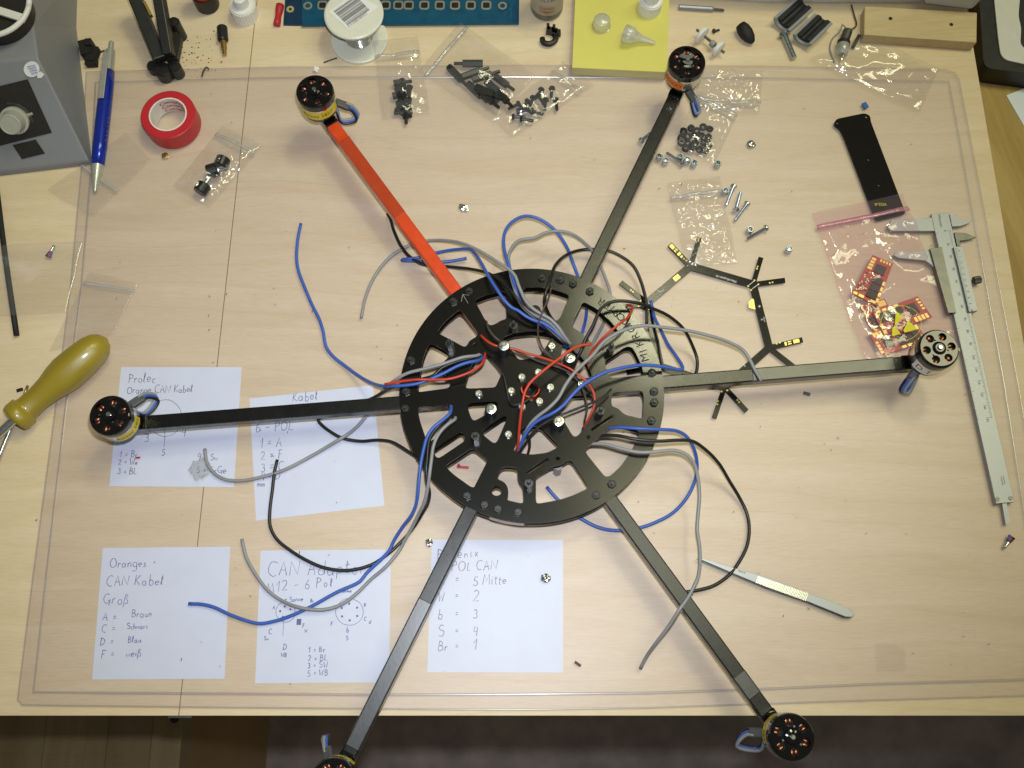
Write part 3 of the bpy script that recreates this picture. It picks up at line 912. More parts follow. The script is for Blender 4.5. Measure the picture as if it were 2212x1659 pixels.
small = [slot((822, 1306), (958, 1216), 0.0022), slot((1222, 1042), (1362, 948), 0.0022)]
for x, y, r in ((638, 1413, .0098), (845, 803, .0062 * 1.15), (1015, 1217, .0014), (1205, 1085, .0014), (502, 512, .0016), (683, 392, .0016)):
    c = P(*L(x, y), ZT1); small.append(circle(c, r if r < .009 else .0036, 18))
ringo = circle(RC, RR, 128)
v, f = poly_shape(ringo, ZT0, ZT1, holes + small)
top_plate = build('upper_plate', v, f, M['plate'], cop, bevel=0.0002)
def grown(h, k):
    cx = sum(p[0] for p in h) / len(h); cy = sum(p[1] for p in h) / len(h)
    return WorldLoop([(cx + (x - cx) * k, cy + (y - cy) * k) for x, y in h])
v, f = poly_shape(circle(RC, RR, 128), ZB0, ZB1, [grown(h, 1.05) for h in holes] + small[:3])
build('lower_plate', v, f, M['plate'], cop, bevel=0.0002)
# engraved name round the right of the ring and the chevron beside the red arm
mb = MB()
ltr = [('M', 1556, 622, -95), ('I', 1545, 570, -100), ('K', 1526, 528, -105), ('R', 1506, 488, -112), ('O', 1484, 450, -118), ('K', 1470, 408, -124), ('O', 1446, 372, -128), ('P', 1416, 342, -133), ('T', 1388, 316, -137), ('E', 1357, 290, -140), ('R', 1322, 268, -145)]
ltr = [('M', 1562, 618), ('I', 1548, 560), ('K', 1530, 525), ('R', 1508, 478), ('O', 1484, 436), ('K', 1455, 398), ('O', 1425, 362), ('P', 1396, 332), ('T', 1366, 305), ('E', 1336, 280), ('R', 1300, 258)]
cL = ((RC[0]), (RC[1]))
for ch, x, y in ltr:
    p = P(*L(x, y), ZT1)
    rad = Vector((p.x - RC[0], p.y - RC[1], 0)).normalized()
    up = -rad; right = Vector((up.y, -up.x, 0))
    vs, fs = text_shape(ch, 0.0082)
    p = p + rad * 0.002
    mb.add([p + right * q.x + up * q.y + Vector((0, 0, .00012)) for q in vs], fs)
mb.obj('engraved_lettering', M['engrave'], top_plate)
mb = MB()
for a, b in (((430, 205), (420, 250)), ((430, 205), (462, 260)), ((430, 205), (470, 212))):
    ribbon(mb, [L(*a), L(*b)], ZT1 + .00012, .00022)
mb.obj('scribed_arrow', M['knob'], top_plate)
# clear tape tab on the lower rim
tp = P(*L(700, 1602), ZT0)
tb = P(*L(700, 1612), (ZT1 + ZB0) / 2)
rad = Vector((tp.x - RC[0], tp.y - RC[1], 0)).normalized()
mb = MB()
vs, fs = [], []
a0 = math.atan2(rad.y, rad.x)
for i in range(9):
    a = a0 + (i - 4) * 0.032
    for zz in (ZB0 - .0004, ZT1 + .0002): vs.append((RC[0] + (RR + .0005) * math.cos(a), RC[1] + (RR + .0005) * math.sin(a), zz))
for i in range(8): fs.append((2 * i, 2 * i + 2, 2 * i + 3, 2 * i + 1))
build('tape_tab', vs, fs, M['zip_clear'], cop)

# ------------------------------------------------------------------ arms
arms = [((715.5, 265), (983.9, 626.8), 'red'), ((1449, 225), (1265.6, 604.9), 'black'), ((1934, 785), (1433, 825), 'black'),
        ((1638.5, 1514), (1319.8, 1079.6), 'black'), ((750.5, 1634), (1015.8, 1102.8), 'black'), ((300, 912.8), (856, 869.8), 'black')]
sleeves = [(0.10, 0.57, 0), None, (0.0, 0.62, 0), (0.02, 0.13, 2), (0.03, 0.62, 0), None]
mot_px = [(679, 195), (1484.75, 131), (2029, 752), (1711.5, 1592), (718, 1689), (236, 896)]
ZMOT = 0.0605
mot_axis = [P(u, v, ZMOT) for u, v in mot_px]
for i, (a, b, c) in enumerate(arms):
    A, B = P(*a, ZA1), P(*b, ZA1)
    d = (B - A).normalized()
    mc = mot_axis[i]
    # outer end: under the motor; inner end: under the hub
    end_out = A + d * ((Vector((mc.x, mc.y, 0)) - Vector((A.x, A.y, 0))).dot(d) - 0.008)
    end_in = B + d * 0.050
    zc = Vector((0, 0, -0.00475))
    vs, fs = box_between(end_out + zc, end_in + zc, 0.0098, 0.0095)
    arm = build('arm', vs, fs, M['red_arm'] if c == 'red' else M['black_arm'], cop, bevel=0.0009)
    if c == 'red': arm['label'] = 'orange red anodised arm'
    # plug and bracket at the motor end
    vs, fs = box_between(end_out + zc + Vector((0, 0, .0009)), end_out + d * 0.024 + zc + Vector((0, 0, .0009)), 0.0106, 0.0102)
    build('motor_bracket', vs, fs, M['black_gloss'], arm, bevel=0.0006)
    if sleeves[i]:
        s0_, s1_, mode = sleeves[i]
        Lr = (B - A).length
        vs, fs = box_between(A + d * Lr * s0_ + zc, A + d * Lr * s1_ + zc, 0.01015, 0.00985)
        if mode == 1: pass
        build('clear_sleeve', vs, fs, M['red_sleeve'] if c == 'red' else M['arm_sleeve'], arm, bevel=0.0009)

# ------------------------------------------------------------------ motors
R = 0.0142
def motor_meshes():
    out = {}
    # black rotor cap: disc with six round windows and a rounded shoulder
    hs = [circle((0.0088 * math.cos(k * math.pi / 3 + .3), 0.0088 * math.sin(k * math.pi / 3 + .3)), 0.0029, 16) for k in range(6)]
    mb = MB()
    v, f = poly_shape(circle((0, 0), 0.0128, 40), -0.0009, 0.0, hs)
    mb.add(v, f)
    v, f = lathe_shape([(0.0127, -0.0002), (0.0134, -0.0006), (0.0139, -0.0014), (0.0142, -0.0028), (0.0142, -0.0075), (0.0128, -0.0075), (0.0127, -0.0011)], 40, None, False)
    mb.add(v, f)
    v, f = lathe_shape([(0.0048, 0.0), (0.0044, 0.0009), (0.0030, 0.0013), (0.0, 0.0013)], 24, None, False)
    mb.add(v, f)
    out['cap'] = mb.data('rotor_cap', M['black_gloss'])
    v, f = lathe_shape([(0.0141, -0.0074), (0.0142, -0.0080), (0.0142, -0.0185), (0.0138, -0.0192), (0.0105, -0.0196)], 40, None, False)
    out['bell'] = meshdata('bell', v, f, M['silver_bell'], True)
    v, f = lathe_shape([(0.0132, -0.0193), (0.0132, -0.0225), (0.0085, -0.0262), (0.0085, -0.0272)], 30)
    out['base'] = meshdata('stator_base', v, f, M['black_gloss'], False)
    # windings: six copper pairs below the windows
    for k in range(1):
        mb = MB()
        for s in (-1, 1):
            v, f = lathe_shape([(0.0001, -0.0005), (0.0010, -0.0002), (0.0014, 0.0006), (0.0011, 0.0014), (0.0001, 0.0018)], 10,
                               Matrix.Translation((0.0, s * 0.0013, -0.0036)) @ Matrix.Rotation(math.pi / 2, 4, 'Y') @ Matrix.Translation((0, 0, -.0009)) @ Matrix.Diagonal((1, 1, 2.2, 1)))
            mb.add(v, f)
        out['coil'] = mb.data('winding', M['copper'], True)
    mb = MB()
    v, f = lathe_shape([(0.0120, -0.0050), (0.0120, -0.0046), (0.0, -0.0046)], 24, None, False); mb.add(v, f)
    v, f = lathe_shape([(0.0050, -0.0046), (0.0050, -0.0009)], 20, None, False); mb.add(v, f)
    out['core'] = mb.data('stator_core', M['black_plastic'])
    v, f = lathe_shape([(0.0016, 0.0), (0.0016, 0.0022), (0.0012, 0.0026)], 16)
    out['shaft'] = meshdata('shaft', v, f, M['steel'], False)
    v, f = lathe_shape([(0.0007, 0.0), (0.0007, 0.0010)], 8)
    out['grub'] = meshdata('grub_screw', v, f, M['dark_steel'])
    return out
MM = motor_meshes()
def band(r, z0, z1, a0, a1, n=16):
    v, f = [], []
    for i in range(n + 1):
        a = a0 + (a1 - a0) * i / n
        for z in (z0, z1): v.append(Vector((r * math.cos(a), r * math.sin(a), z)))
    for i in range(n): f.append((2 * i, 2 * i + 2, 2 * i + 3, 2 * i + 1))
    return v, f
motors = []
mlabels = [('yellow', -160, -10), ('orange', 190, 262), ('white', 205, 262), ('yellow', 110, 200), ('yellow', 40, 120), ('yellow', -80, 10)]
mspin = [0.5, 0.2, 0.9, 0.35, 0.7, 0.1]
for i, mc in enumerate(mot_axis):
    mtx = upright((mc.x, mc.y, ZMOT), mspin[i])
    bell = link('motor', MM['bell'], cop, mtx)
    motors.append(bell)
    for key in ('cap', 'base', 'core', 'shaft'):
        link({'cap': 'rotor_cap', 'base': 'stator_base', 'core': 'stator_core', 'shaft': 'shaft'}[key], MM[key], bell, mtx)
    for k in range(6):
        a = k * math.pi / 3 + .3
        link('winding', MM['coil'], bell, mtx @ Matrix.Rotation(a, 4, 'Z') @ Matrix.Translation((0.0088, 0, 0)))
    for k in range(3):
        a = k * 2 * math.pi / 3 + 1.0
        link('grub_screw', MM['grub'], bell, mtx @ Matrix.Translation((0.0064 * math.cos(a), 0.0064 * math.sin(a), 0)))
    kind, a0, a1 = mlabels[i]
    v, f = band(0.01425, -0.0178, -0.0088, math.radians(a0), math.radians(a1))
    lab = build('label_band', [upright((mc.x, mc.y, ZMOT)) @ p for p in v], f, M['label_' + kind], bell, smooth=True)
    mb = MB()
    s = {'yellow': 'Roxxy 2827', 'orange': 'ROXXY', 'white': 'D 1'}[kind]
    vs, fs = text_shape(s, 0.0050 if kind != 'white' else 0.008)
    wid = max(p.x for p in vs)
    mid = math.radians((a0 + a1) / 2)
    for_v = []
    for p in vs:
        a = mid + (p.x - wid / 2) / 0.0143
        for_v.append(upright((mc.x, mc.y, ZMOT)) @ Vector((0.01433 * math.cos(a), 0.01433 * math.sin(a), -0.0150 + p.y)))
    mb.add(for_v, fs)
    mb.obj('label_print', M['ink_dark'], bell)
# upper-right motor: silver star mark painted on its cap
mc = mot_axis[1]
mb = MB()
for a0, a1, r0, r1 in ((35, 75, .0044, .0072), (105, 150, .0044, .0072), (20, 160, .0020, .0042), (200, 340, .0020, .0042), (240, 300, .0046, .0064)):
    vs, fs = [], []
    for k in range(9):
        a = math.radians(a0 + (a1 - a0) * k / 8)
        for r in (r0, r1): vs.append(Vector((mc.x + r * math.cos(a), mc.y + r * math.sin(a), ZMOT + (0.00018 if r1 > .0043 else .0015))))
    for k in range(8): fs.append((2 * k, 2 * k + 1, 2 * k + 3, 2 * k + 2))
    mb.add(vs, fs)
mb.obj('cap_mark', M['silver_bell'], motors[1])
# leads: heat-shrink sleeve and the folded blue, black and grey wire loop of each motor
leads = [ # sleeve start, sleeve end, loop turning point (picture points), z mm
 ((718, 218), (755, 232), (770, 255), (738, 262)), ((1486, 195), (1500, 218), (1508, 245), (1503, 248)),
 ((1998, 780), (1966, 818), (1950, 845), (1958, 848)), ((1660, 1583), (1618, 1582), (1596, 1608), (1640, 1618)),
 ((712, 1645), (706, 1615), (704, 1590), (700, 1596)), ((268, 885), (310, 858), (338, 862), (314, 894))]
for i, (a, b, c, d) in enumerate(leads):
    za, zb, zc_ = 40, 34, 26
    A, B, C, D_ = P(*a, za / 1e3), P(*b, zb / 1e3), P(*c, zc_ / 1e3), P(*d, zc_ / 1e3)
    vs, fs = box_between(A, B, 0.0062, 0.0040)
    build('lead_sleeve', vs, fs, M['shrink'], motors[i], bevel=0.0012)
    t = (B - A).normalized(); s = Vector((-t.y, t.x, 0))
    for j, (mm, off) in enumerate((('wire_black', -0.0017), ('wire_blue', 0.0), ('wire_grey', 0.0017))):
        o_ = s * off + Vector((0, 0, 0.0012 * (j - 1)))
        M1 = P(*mot_px[i], 0.036)
        back = (D_ * 0.45 + P(*a, .040) * 0.55)
        tube('lead_wire', [B + o_ - t * .003, B + o_ + t * .002, C + o_ * 1.0 + (C - D_) * (0.06 * j), D_ + o_ * .6, back + o_ * .5], 0.00115, M[mm], motors[i], 8, 0.0015)

# ------------------------------------------------------------------ screws, nuts, standoffs
v, f = lathe_shape([(0.0031, 0), (0.0031, 0.0018), (0.0024, 0.0022)], 6)
mb = MB(); mb.add(v, f)
v, f = lathe_shape([(0.0014, 0.0018), (0.0014, 0.0040), (0.0010, 0.0044)], 12); mb.add(v, f)
nut_black = mb.data('nut', M['nylon_black'])
nuts = [(370, 245), (470, 183), (918, 100), (1030, 113), (1108, 135), (1212, 183), (1595, 685), (1608, 800), (1610, 868), (1592, 980), (1348, 1372), (1250, 1440), (770, 1545), (645, 1525), (563, 1500), (455, 1445), (80, 800), (75, 905), (108, 607)]
for x, y in nuts:
    p = P(*L(x, y), ZT1 + .002)
    link('nut', nut_black, cop, upright((p.x, p.y, ZT1), random.uniform(0, 1)))
# feet of the same hexagon spacers below the lower plate
v, f = lathe_shape([(0.0032, 0), (0.0032, ZB0 - ZM)], 6)
foot = meshdata('foot', v, f, M['ferrite_case'])
feet = [(1018, 1262), (455, 1445), (108, 607), (918, 100), (1592, 980), (1348, 1372)]
for x, y in feet:
    p = P(*L(x, y), ZB0)
    link('foot', foot, cop, upright((p.x, p.y, ZM), .3))
# black nylon spacers standing on the inner ring
mb = MB()
v, f = lathe_shape([(0.0031, 0), (0.0031, 0.0100)], 6); mb.add(v, f)
v, f = lathe_shape([(0.0014, 0.0100), (0.0014, 0.0165), (0.0010, 0.0168)], 10); mb.add(v, f)
spacer = mb.data('spacer', M['nylon_black'])
for x, y in ((352, 535), (742, 425), (1335, 560), (1270, 945), (835, 1385), (510, 1098)):
    p = P(*L(x, y), ZT1)
    link('spacer', spacer, cop, upright((p.x, p.y, ZT1), .2))
# bright socket-head screws
mb = MB()
v, f = lathe_shape([(0.0026, 0), (0.0027, 0.0025), (0.0023, 0.0030), (0.0015, 0.0030), (0.0014, 0.0018), (0.0, 0.0017)], 18, None, False); mb.add(v, f)
v, f = lathe_shape([(0.0008, 0.0017), (0.0008, 0.0031)], 6); mb.add(v, f)
screw = mb.data('screw', M['steel'])
for x, y in ((793, 712), (895, 683), (728, 797), (970, 775), (902, 862), (795, 895), (528, 815), (978, 522), (710, 1065), (1160, 755)):
    p = P(*L(x, y), ZT1 + .003)
    link('screw', screw, cop, upright((p.x, p.y, ZT1), random.uniform(0, 1)))
# tall spacers with bright screws for the control board
v, f = lathe_shape([(0.0043, 0), (0.0043, 0.0135), (0.0036, 0.0142)], 20)
tall = meshdata('tall_spacer', v, f, M['black_rubber'], False)
mb = MB()
v, f = lathe_shape([(0.0036, 0), (0.0036, 0.0007), (0.0026, 0.0009)], 20); mb.add(v, f)
v, f = lathe_shape([(0.0019, 0.0008), (0.0019, 0.0030), (0.0015, 0.0034)], 12); mb.add(v, f)
stud = mb.data('stud', M['steel'])
for x, y in ((682, 515), (1090, 590), (603, 905), (1022, 980)):
    p = P(*L(x, y), ZT1 + .0165)
    t_ = link('tall_spacer', tall, cop, upright((p.x, p.y, ZT1)))
    link('stud', stud, t_, upright((p.x, p.y, ZT1 + .0142)))
# centre bushing seen in the hub hole
p = P(*L(845, 803), ZB1)
v, f = lathe_shape([(0.0068, 0), (0.0068, 0.0085), (0.0060, 0.0085), (0.0060, 0)], 28, upright((p.x, p.y, ZB1)), False)
build('hub_ring', v, f, M['red_arm'], cop, smooth=False)

# ------------------------------------------------------------------ cables of the frame
def wire(colour, pts, r=0.00122):
    pts = [p if len(p) < 3 else (p[0], p[1], p[2] + 6.0 * max(0.0, min(1.0, (p[2] - 6.0) / 12.0))) for p in pts]
    return tube('cable', fillz(pts, 3.4), r, M['wire_' + colour], cop, 10, 0.0025)
g = 3.4
wire('blue', [(650, 483, g), (643, 520), (641, 560), (645, 585), (660, 625), (675, 660), (690, 690), (698, 715), (705, 750), (720, 770), (745, 790, g), (775, 812, 8), (800, 826, 14), (830, 834, 27), (870, 833, 33), (900, 829, 34), (917, 824, 34), (955, 808, 34), (990, 790, 34), (1015, 782, 33), (1035, 778, 30), (1047, 766, 24)])
wire('grey', [(1047, 760, 24), (1030, 768, 30), (1000.8, 771.6, 34), (954.5, 786.6, 36), (917, 796.6, 35), (879.5, 806.6, 33), (854.5, 820.4, 29), (845.8, 826.6, 24), (832, 838, 14), (815, 860, 8), (800, 884, 6), (788, 902, 5), (768, 925, 4), (740.5, 944.5, 7), (710, 963, 5), (678, 982, g), (615.5, 1014.5), (578, 1027), (553, 1033), (525, 1038), (487.5, 1036), (462.5, 1022), (447.5, 999.5), (442.5, 969.5, g)])
wire('black', [(1049, 762, 24), (1025, 772, 30), (985, 782, 33), (954.5, 795, 33), (936, 811.6, 32), (919.5, 817, 30), (880, 827, 29), (845, 838, 22), (829.5, 846, 14), (800.5, 862, 8), (740, 882, 5), (700, 895, 4), (687, 906, g), (695, 918), (713, 932), (738, 945.8), (778, 953, g), (815.5, 950.8, 6), (845.5, 954.5, 8), (880.5, 974.5, 9), (920, 1000, 10)])
wire('red', [(1047, 757, 25), (1047, 772.9, 33), (1039.5, 787.9, 37), (1017, 802.9, 38), (992, 812.9, 38), (967, 819, 38), (929.5, 820.4, 37), (904.5, 819.8, 37), (867, 824, 35), (831, 830.4, 32)], 0.00100)
wire('blue', [(974, 870, 24), (974.5, 878, 29), (972, 892.9, 33), (954.5, 909, 34), (935.8, 924, 34), (922, 945.4, 34), (915.8, 967.8, 34), (909.5, 999, 34), (905.8, 1030, 32), (903, 1061.5, 29), (899.5, 1086.5, 24), (889.5, 1111.5, 18), (870.8, 1136.5, 11), (850.8, 1167.8, 7), (840.5, 1189.5, 6), (790.5, 1239.5, g), (778, 1255.5), (728, 1279), (678, 1306.8), (648, 1321.8), (603, 1339), (565.5, 1346.8), (550, 1345.5), (500, 1329), (462.5, 1311.8), (437.5, 1305.5), (407.5, 1304, g)])
wire('black', [(979, 878, 24), (978, 888, 30), (967, 901.6, 32), (942, 925.4, 32), (928, 947.9, 32), (924.5, 966.6, 32), (922, 999, 32), (920.8, 1008, 32), (922, 1032.8, 30), (925.8, 1052.8, 27), (928, 1067.8, 22), (924.5, 1086.5, 16), (915.8, 1102.8, 11), (899.5, 1130, 7), (883, 1153, 4), (860.8, 1176, g), (840.5, 1194.5), (803, 1219.5), (753, 1232), (703, 1227), (665.5, 1212), (628, 1189.5), (598, 1164.5), (584, 1137), (583, 1104.5), (589, 1054.5), (593, 1019.5, g), (599, 993, g)])
wire('grey', [(984, 895, 24), (982, 906.6, 31), (967, 916.6, 34), (952, 931.6, 34), (942, 947.9, 34), (935.8, 965.4, 34), (932, 992.8, 34), (928, 1024, 33), (925.8, 1042.8, 30), (922, 1065, 26), (914.5, 1090, 20), (902, 1115, 14), (888, 1142.8, 9), (873, 1170, 6), (865.5, 1184.5, 5), (835.5, 1222, 5), (803, 1250, g), (770.5, 1281.8), (740.5, 1304), (708, 1315.5, 5), (678, 1316.8, 6), (640.5, 1310.5, 6), (603, 1294, g), (575.5, 1271.8), (558, 1249), (550, 1237), (532.5, 1204.5), (522.5, 1164.5, g)])
wire('grey', [(780.5, 687, g), (790.5, 639.8), (810.5, 594.8), (840.5, 557), (865.5, 539.8), (890.5, 527, 5), (928, 519.8, 8), (965.5, 519.8, 14), (1003, 527, 22), (1040.5, 544.8, 30), (1073, 564.8, 36), (1103, 585, 40), (1113.5, 597, 41), (1118.5, 612, 41), (1126, 630.5, 41), (1136, 650.5, 41), (1149.8, 665.5, 41), (1168.5, 678, 41), (1187, 688, 40), (1206, 706.8, 38), (1218.5, 725.5, 35), (1233.5, 745.5, 29)])
wire('blue', [(1008, 557.8, 5), (978, 563.5, 4.5), (953, 566, 4.5), (915.5, 564.8, 4.5), (885, 563.5, 4.5), (870, 562.5, 5.5), (869, 561, 7), (878, 559.5, 8), (908, 556, 8), (943, 546, 9), (978, 539.8, 12), (1015.5, 538.5, 18), (1025.5, 547, 22), (1040.5, 569.8, 30), (1055.5, 597, 37), (1073, 624.8, 40), (1090.5, 649.8, 40), (1106, 664.8, 39), (1118.5, 670.5, 39), (1137, 684, 38), (1156, 693, 37), (1171, 697, 36), (1193.5, 711, 34), (1212, 730, 32), (1226, 751, 26)])
wire('black', [(836.8, 462, g), (843, 472), (850.5, 497), (865.5, 529.8), (885.5, 554.8, 8), (915.5, 571, 8), (968, 576, 10), (1015.5, 581, 15), (1053, 589.8, 24), (1079, 605, 33), (1098, 623, 37), (1113.5, 640.5, 38), (1128.5, 665.5, 37), (1147, 681.8, 36), (1168, 697, 34), (1193.5, 719, 33), (1218.5, 740.5, 31), (1236, 750.5, 26)])
wire('blue', [(1250, 738, 10), (1257, 720.5, 10), (1262, 703, 9), (1266, 684, 8), (1267, 665.5, 8), (1262, 632, 8), (1248.5, 597, 9), (1238.5, 569.8, 10), (1223.5, 532, 16), (1198.5, 497, 22), (1168.5, 474.8, 26), (1143.5, 466.8, 28), (1126, 468.5, 30), (1106, 479.8, 32), (1091, 499.8, 34), (1088, 527, 36), (1093, 554.8, 38), (1100.5, 577, 39), (1106, 594, 38), (1111, 613, 37), (1116, 630, 36), (1121, 647, 35), (1130, 667, 34), (1152, 690, 32), (1185, 712, 31), (1222, 748, 25)])
wire('grey', [(1276, 752, 9), (1281, 740.5, 8), (1293.5, 718, 7), (1306, 693, 6), (1318, 660, 6), (1317, 628, 6), (1308.5, 603, 6), (1298.5, 578, 6), (1285, 550, 8), (1268.5, 529.8, 12), (1238.5, 507, 18), (1213.5, 499.8, 21), (1181, 502, 24), (1156, 513.5, 26), (1121, 519.8, 29), (1106, 534.8, 32), (1099, 552, 34), (1101, 580, 36), (1106, 605, 36), (1113, 628, 36), (1122, 655, 36), (1140, 672, 36), (1160, 683, 36), (1190, 700, 35), (1215, 728, 33), (1229, 748, 27)])
wire('black', [(1215, 712, 12), (1194.8, 691.8, 16), (1183.5, 674, 24), (1177, 653, 32), (1178.5, 633, 36), (1186, 613, 36), (1192, 590.5, 33), (1199.8, 573, 28), (1212, 559, 22), (1231, 547, 14), (1256, 539.8, 9), (1278.5, 538.5, 9), (1312, 541, 9), (1343.5, 554.8, 9), (1368.5, 574.8, 9), (1383.5, 604.8, 8), (1393.5, 639.8, 8), (1397, 664.8, 8), (1397, 700, 7)])
wire('black', [(1236, 800, 24), (1243, 782, 29), (1254.8, 758, 33), (1267, 728, 36), (1281, 703, 38), (1289.8, 681.8, 39), (1301, 664, 40), (1316, 654, 40), (1337, 650, 40), (1362, 651.8, 39), (1381, 655.5, 37), (1406, 664.8, 33), (1443.5, 682, 25), (1476, 709.8, 17), (1496, 747, 9), (1506, 777, 6), (1504.8, 802, 5), (1500, 812, 5)])
wire('grey', [(1644.8, 822, 30.5), (1631, 799.8, 29.5), (1618.5, 774.8, 30), (1603.5, 754.8, 31), (1568.5, 737, 34), (1531, 724.8, 37), (1481, 713.5, 40), (1431, 707, 43), (1388.5, 703.5, 45), (1343.5, 714.8, 47), (1306, 737, 48), (1281, 766.6, 48), (1256, 790, 48), (1237, 810, 47), (1221, 833, 46), (1206, 860, 44), (1183.5, 883, 41), (1162, 899, 38), (1147, 914, 35), (1135, 935, 31), (1125, 960, 26), (1115, 974, 22)])
wire('blue', [(1405, 650, 7), (1408.5, 662, 7), (1413.5, 684.8, 8), (1428.5, 714.8, 12), (1443.5, 744.8, 18), (1461, 769.8, 25), (1473, 789, 30), (1474.8, 796, 31), (1470, 799, 32), (1459, 797, 33), (1431, 792, 36), (1388.5, 788.5, 40), (1343.5, 794.8, 44), (1306, 805, 46), (1281, 818, 47), (1256, 834, 47), (1233.5, 856.6, 46), (1216, 876.6, 44), (1193.5, 892.9, 42), (1168.5, 905, 39), (1149.8, 917.9, 36), (1134.8, 939, 32), (1123.5, 962.9, 26), (1117, 977, 22)])
wire('red', [(1116, 976, 22), (1118.5, 967.8, 26), (1121, 935, 36), (1124.8, 897.9, 43), (1128.5, 872.9, 46), (1133.5, 847.9, 48), (1143.5, 829, 50), (1159.8, 812.9, 51), (1181, 795, 52), (1203.5, 777.9, 52), (1224.8, 761.6, 52), (1243.5, 750, 51), (1262, 745, 50), (1278.5, 744, 49)], 0.00100)
wire('red', [(1038.5, 724, 33), (1052, 736.8, 36), (1067, 745.5, 37), (1079.5, 749, 37), (1109.8, 754, 36), (1131, 761, 36), (1162, 770, 36), (1193.5, 780, 37), (1218.5, 790, 38), (1237, 800, 38), (1249.8, 810, 37), (1264.8, 821.6, 36), (1274.8, 834, 36), (1282, 847.9, 36), (1284.8, 860, 35), (1283.5, 876.6, 34), (1277, 894, 32), (1267, 912.9, 28), (1258.5, 926.6, 22)], 0.00090)
wire('red', [(1354, 659, 31), (1363, 660, 34), (1366.5, 664, 37), (1363.5, 674, 41), (1353.5, 688, 45), (1337, 700.5, 47), (1318.5, 715.5, 46), (1301, 731.8, 43), (1283.5, 751.8, 37), (1273, 768, 33), (1269.8, 779, 31), (1272, 797, 26)], 0.00090)
wire('brown', [(1191.6, 618, 44), (1186, 640.5, 46), (1176, 663, 47), (1168.5, 681.8, 46), (1163, 700.5, 43), (1162, 721.8, 39), (1167, 740.5, 36), (1173.5, 754, 34), (1183.5, 765, 33), (1196, 776.6, 31)], 0.00065)
wire('brown', [(1050.8, 694, 30), (1053, 705.5, 33), (1060.8, 719, 34), (1073, 731.8, 34), (1085, 740, 32)], 0.00080)
wire('brown', [(1109, 755, 31), (1140, 770, 31), (1170, 783, 31), (1205, 793, 31), (1232, 806, 31), (1250, 825, 31), (1262, 850, 32), (1268, 880, 31), (1262, 912, 24)], 0.00075)
wire('code', [(1052, 764, 26), (1060.8, 775, 28), (1077, 792.9, 30), (1087, 810, 31), (1093, 832.9, 31), (1097, 854, 31), (1100.8, 868, 31), (1106, 874, 32), (1118.5, 873.5, 33), (1137, 866.6, 33), (1149.8, 854, 33), (1161, 840, 30)], 0.00075)
wire('code', [(1319.8, 841, 37), (1306, 855, 38), (1287, 866.6, 39), (1262, 876.6, 40), (1237, 886.6, 40), (1212, 896.6, 40), (1187, 907.9, 38), (1162, 924, 35), (1147, 939, 32), (1133.5, 960, 26), (1122, 978, 20)], 0.00085)
wire('black', [(1129.8, 931, 26), (1142, 945, 20), (1144, 965, 14), (1139, 985, 10)], 0.0010)
wire('blue', [(1305, 934, 22), (1313.5, 928, 26), (1331, 923.5, 31), (1381, 925.8, 36), (1431, 928, 34), (1461, 930.8, 30), (1481, 940.8, 26), (1496, 962, 20), (1504.8, 992, 14), (1504.8, 1022, 9), (1496, 1052, 6), (1478.5, 1082, g), (1451, 1109.5), (1418.5, 1127), (1383.5, 1139.5), (1331, 1145.8), (1293.5, 1139.5), (1256, 1120.8), (1228, 1103), (1206, 1080), (1192, 1065), (1181, 1051.5, g)])
wire('black', [(1285, 950, 22), (1293.5, 943, 27), (1331, 940.8, 33), (1368.5, 948, 36), (1418.5, 953, 36), (1468.5, 950.8, 33), (1496, 953, 30), (1526, 973, 24), (1553.5, 1002, 16), (1576, 1039.5, 9), (1598.5, 1077, 5), (1613.5, 1109.5, g), (1618.5, 1142), (1613.5, 1179.5), (1596, 1214.5, 4.5), (1576, 1241, 6), (1543.5, 1264, 6), (1511, 1274, 6), (1480, 1279, 6)])
wire('grey', [(1268, 962, 22), (1278.5, 959, 27), (1306, 959.5, 31), (1343.5, 969.5, 34), (1381, 977, 36), (1418.5, 975.8, 36), (1456, 973, 35), (1481, 980.8, 34), (1498.5, 999.5, 32), (1507, 1029.5, 29), (1511, 1067, 26), (1508.5, 1104.5, 24), (1506, 1144.5, 23), (1511, 1179.5, 23), (1512, 1217, 25), (1508.5, 1244, 28), (1503.5, 1256.8, 29.5), (1488.5, 1286.8, 29.2), (1466, 1319, 29), (1443.5, 1354, 24), (1418.5, 1387, 17), (1396, 1419, 9), (1383.5, 1444, 5)])
# ================================================================== BOARDS, TOOLS AND PARTS ON THE MAT
t00, t10, t20, t30 = T(0, 0), T(1, 0), T(2, 0), T(3, 0)
t01, t11, t21, t31 = T(0, 1), T(1, 1), T(2, 1), T(3, 1)
t02, t12, t22, t32 = T(0, 2), T(1, 2), T(2, 2), T(3, 2)
t03, t13, t23, t33 = T(0, 3), T(1, 3), T(2, 3), T(3, 3)

# ------------------------------------------------------------------ hexagonal power board
pb = P(*Q(1100, 700), ZM)
board = empty('power_board', (pb.x, pb.y, ZM), 'black snowflake shaped power circuit board lying half under the frame', 'circuit board')
ZP = ZM + 0.0016
node = {1: (945, 340), 2: (1460, 490), 3: (1592, 1010), 4: (1225, 1335), 5: (700, 1165), 6: (590, 640)}
strips = [(1, 2, 62), (2, 3, 62), (3, 4, 62), (4, 5, 62), (5, 6, 62), (6, 1, 62)]
spokes = [((945, 340), (775, 160), 44), ((945, 340), (1020, 108), 40), ((1460, 490), (1525, 268), 40), ((1460, 490), (1722, 455), 40), ((1592, 1010), (1866, 944), 42), ((1592, 1010), (1790, 1165), 42),
          ((1225, 1335), (1140, 1588), 40), ((1225, 1335), (1408, 1532), 40), ((700, 1165), (420, 1212), 42), ((590, 640), (372, 472), 40), ((590, 640), (425, 672), 40)]
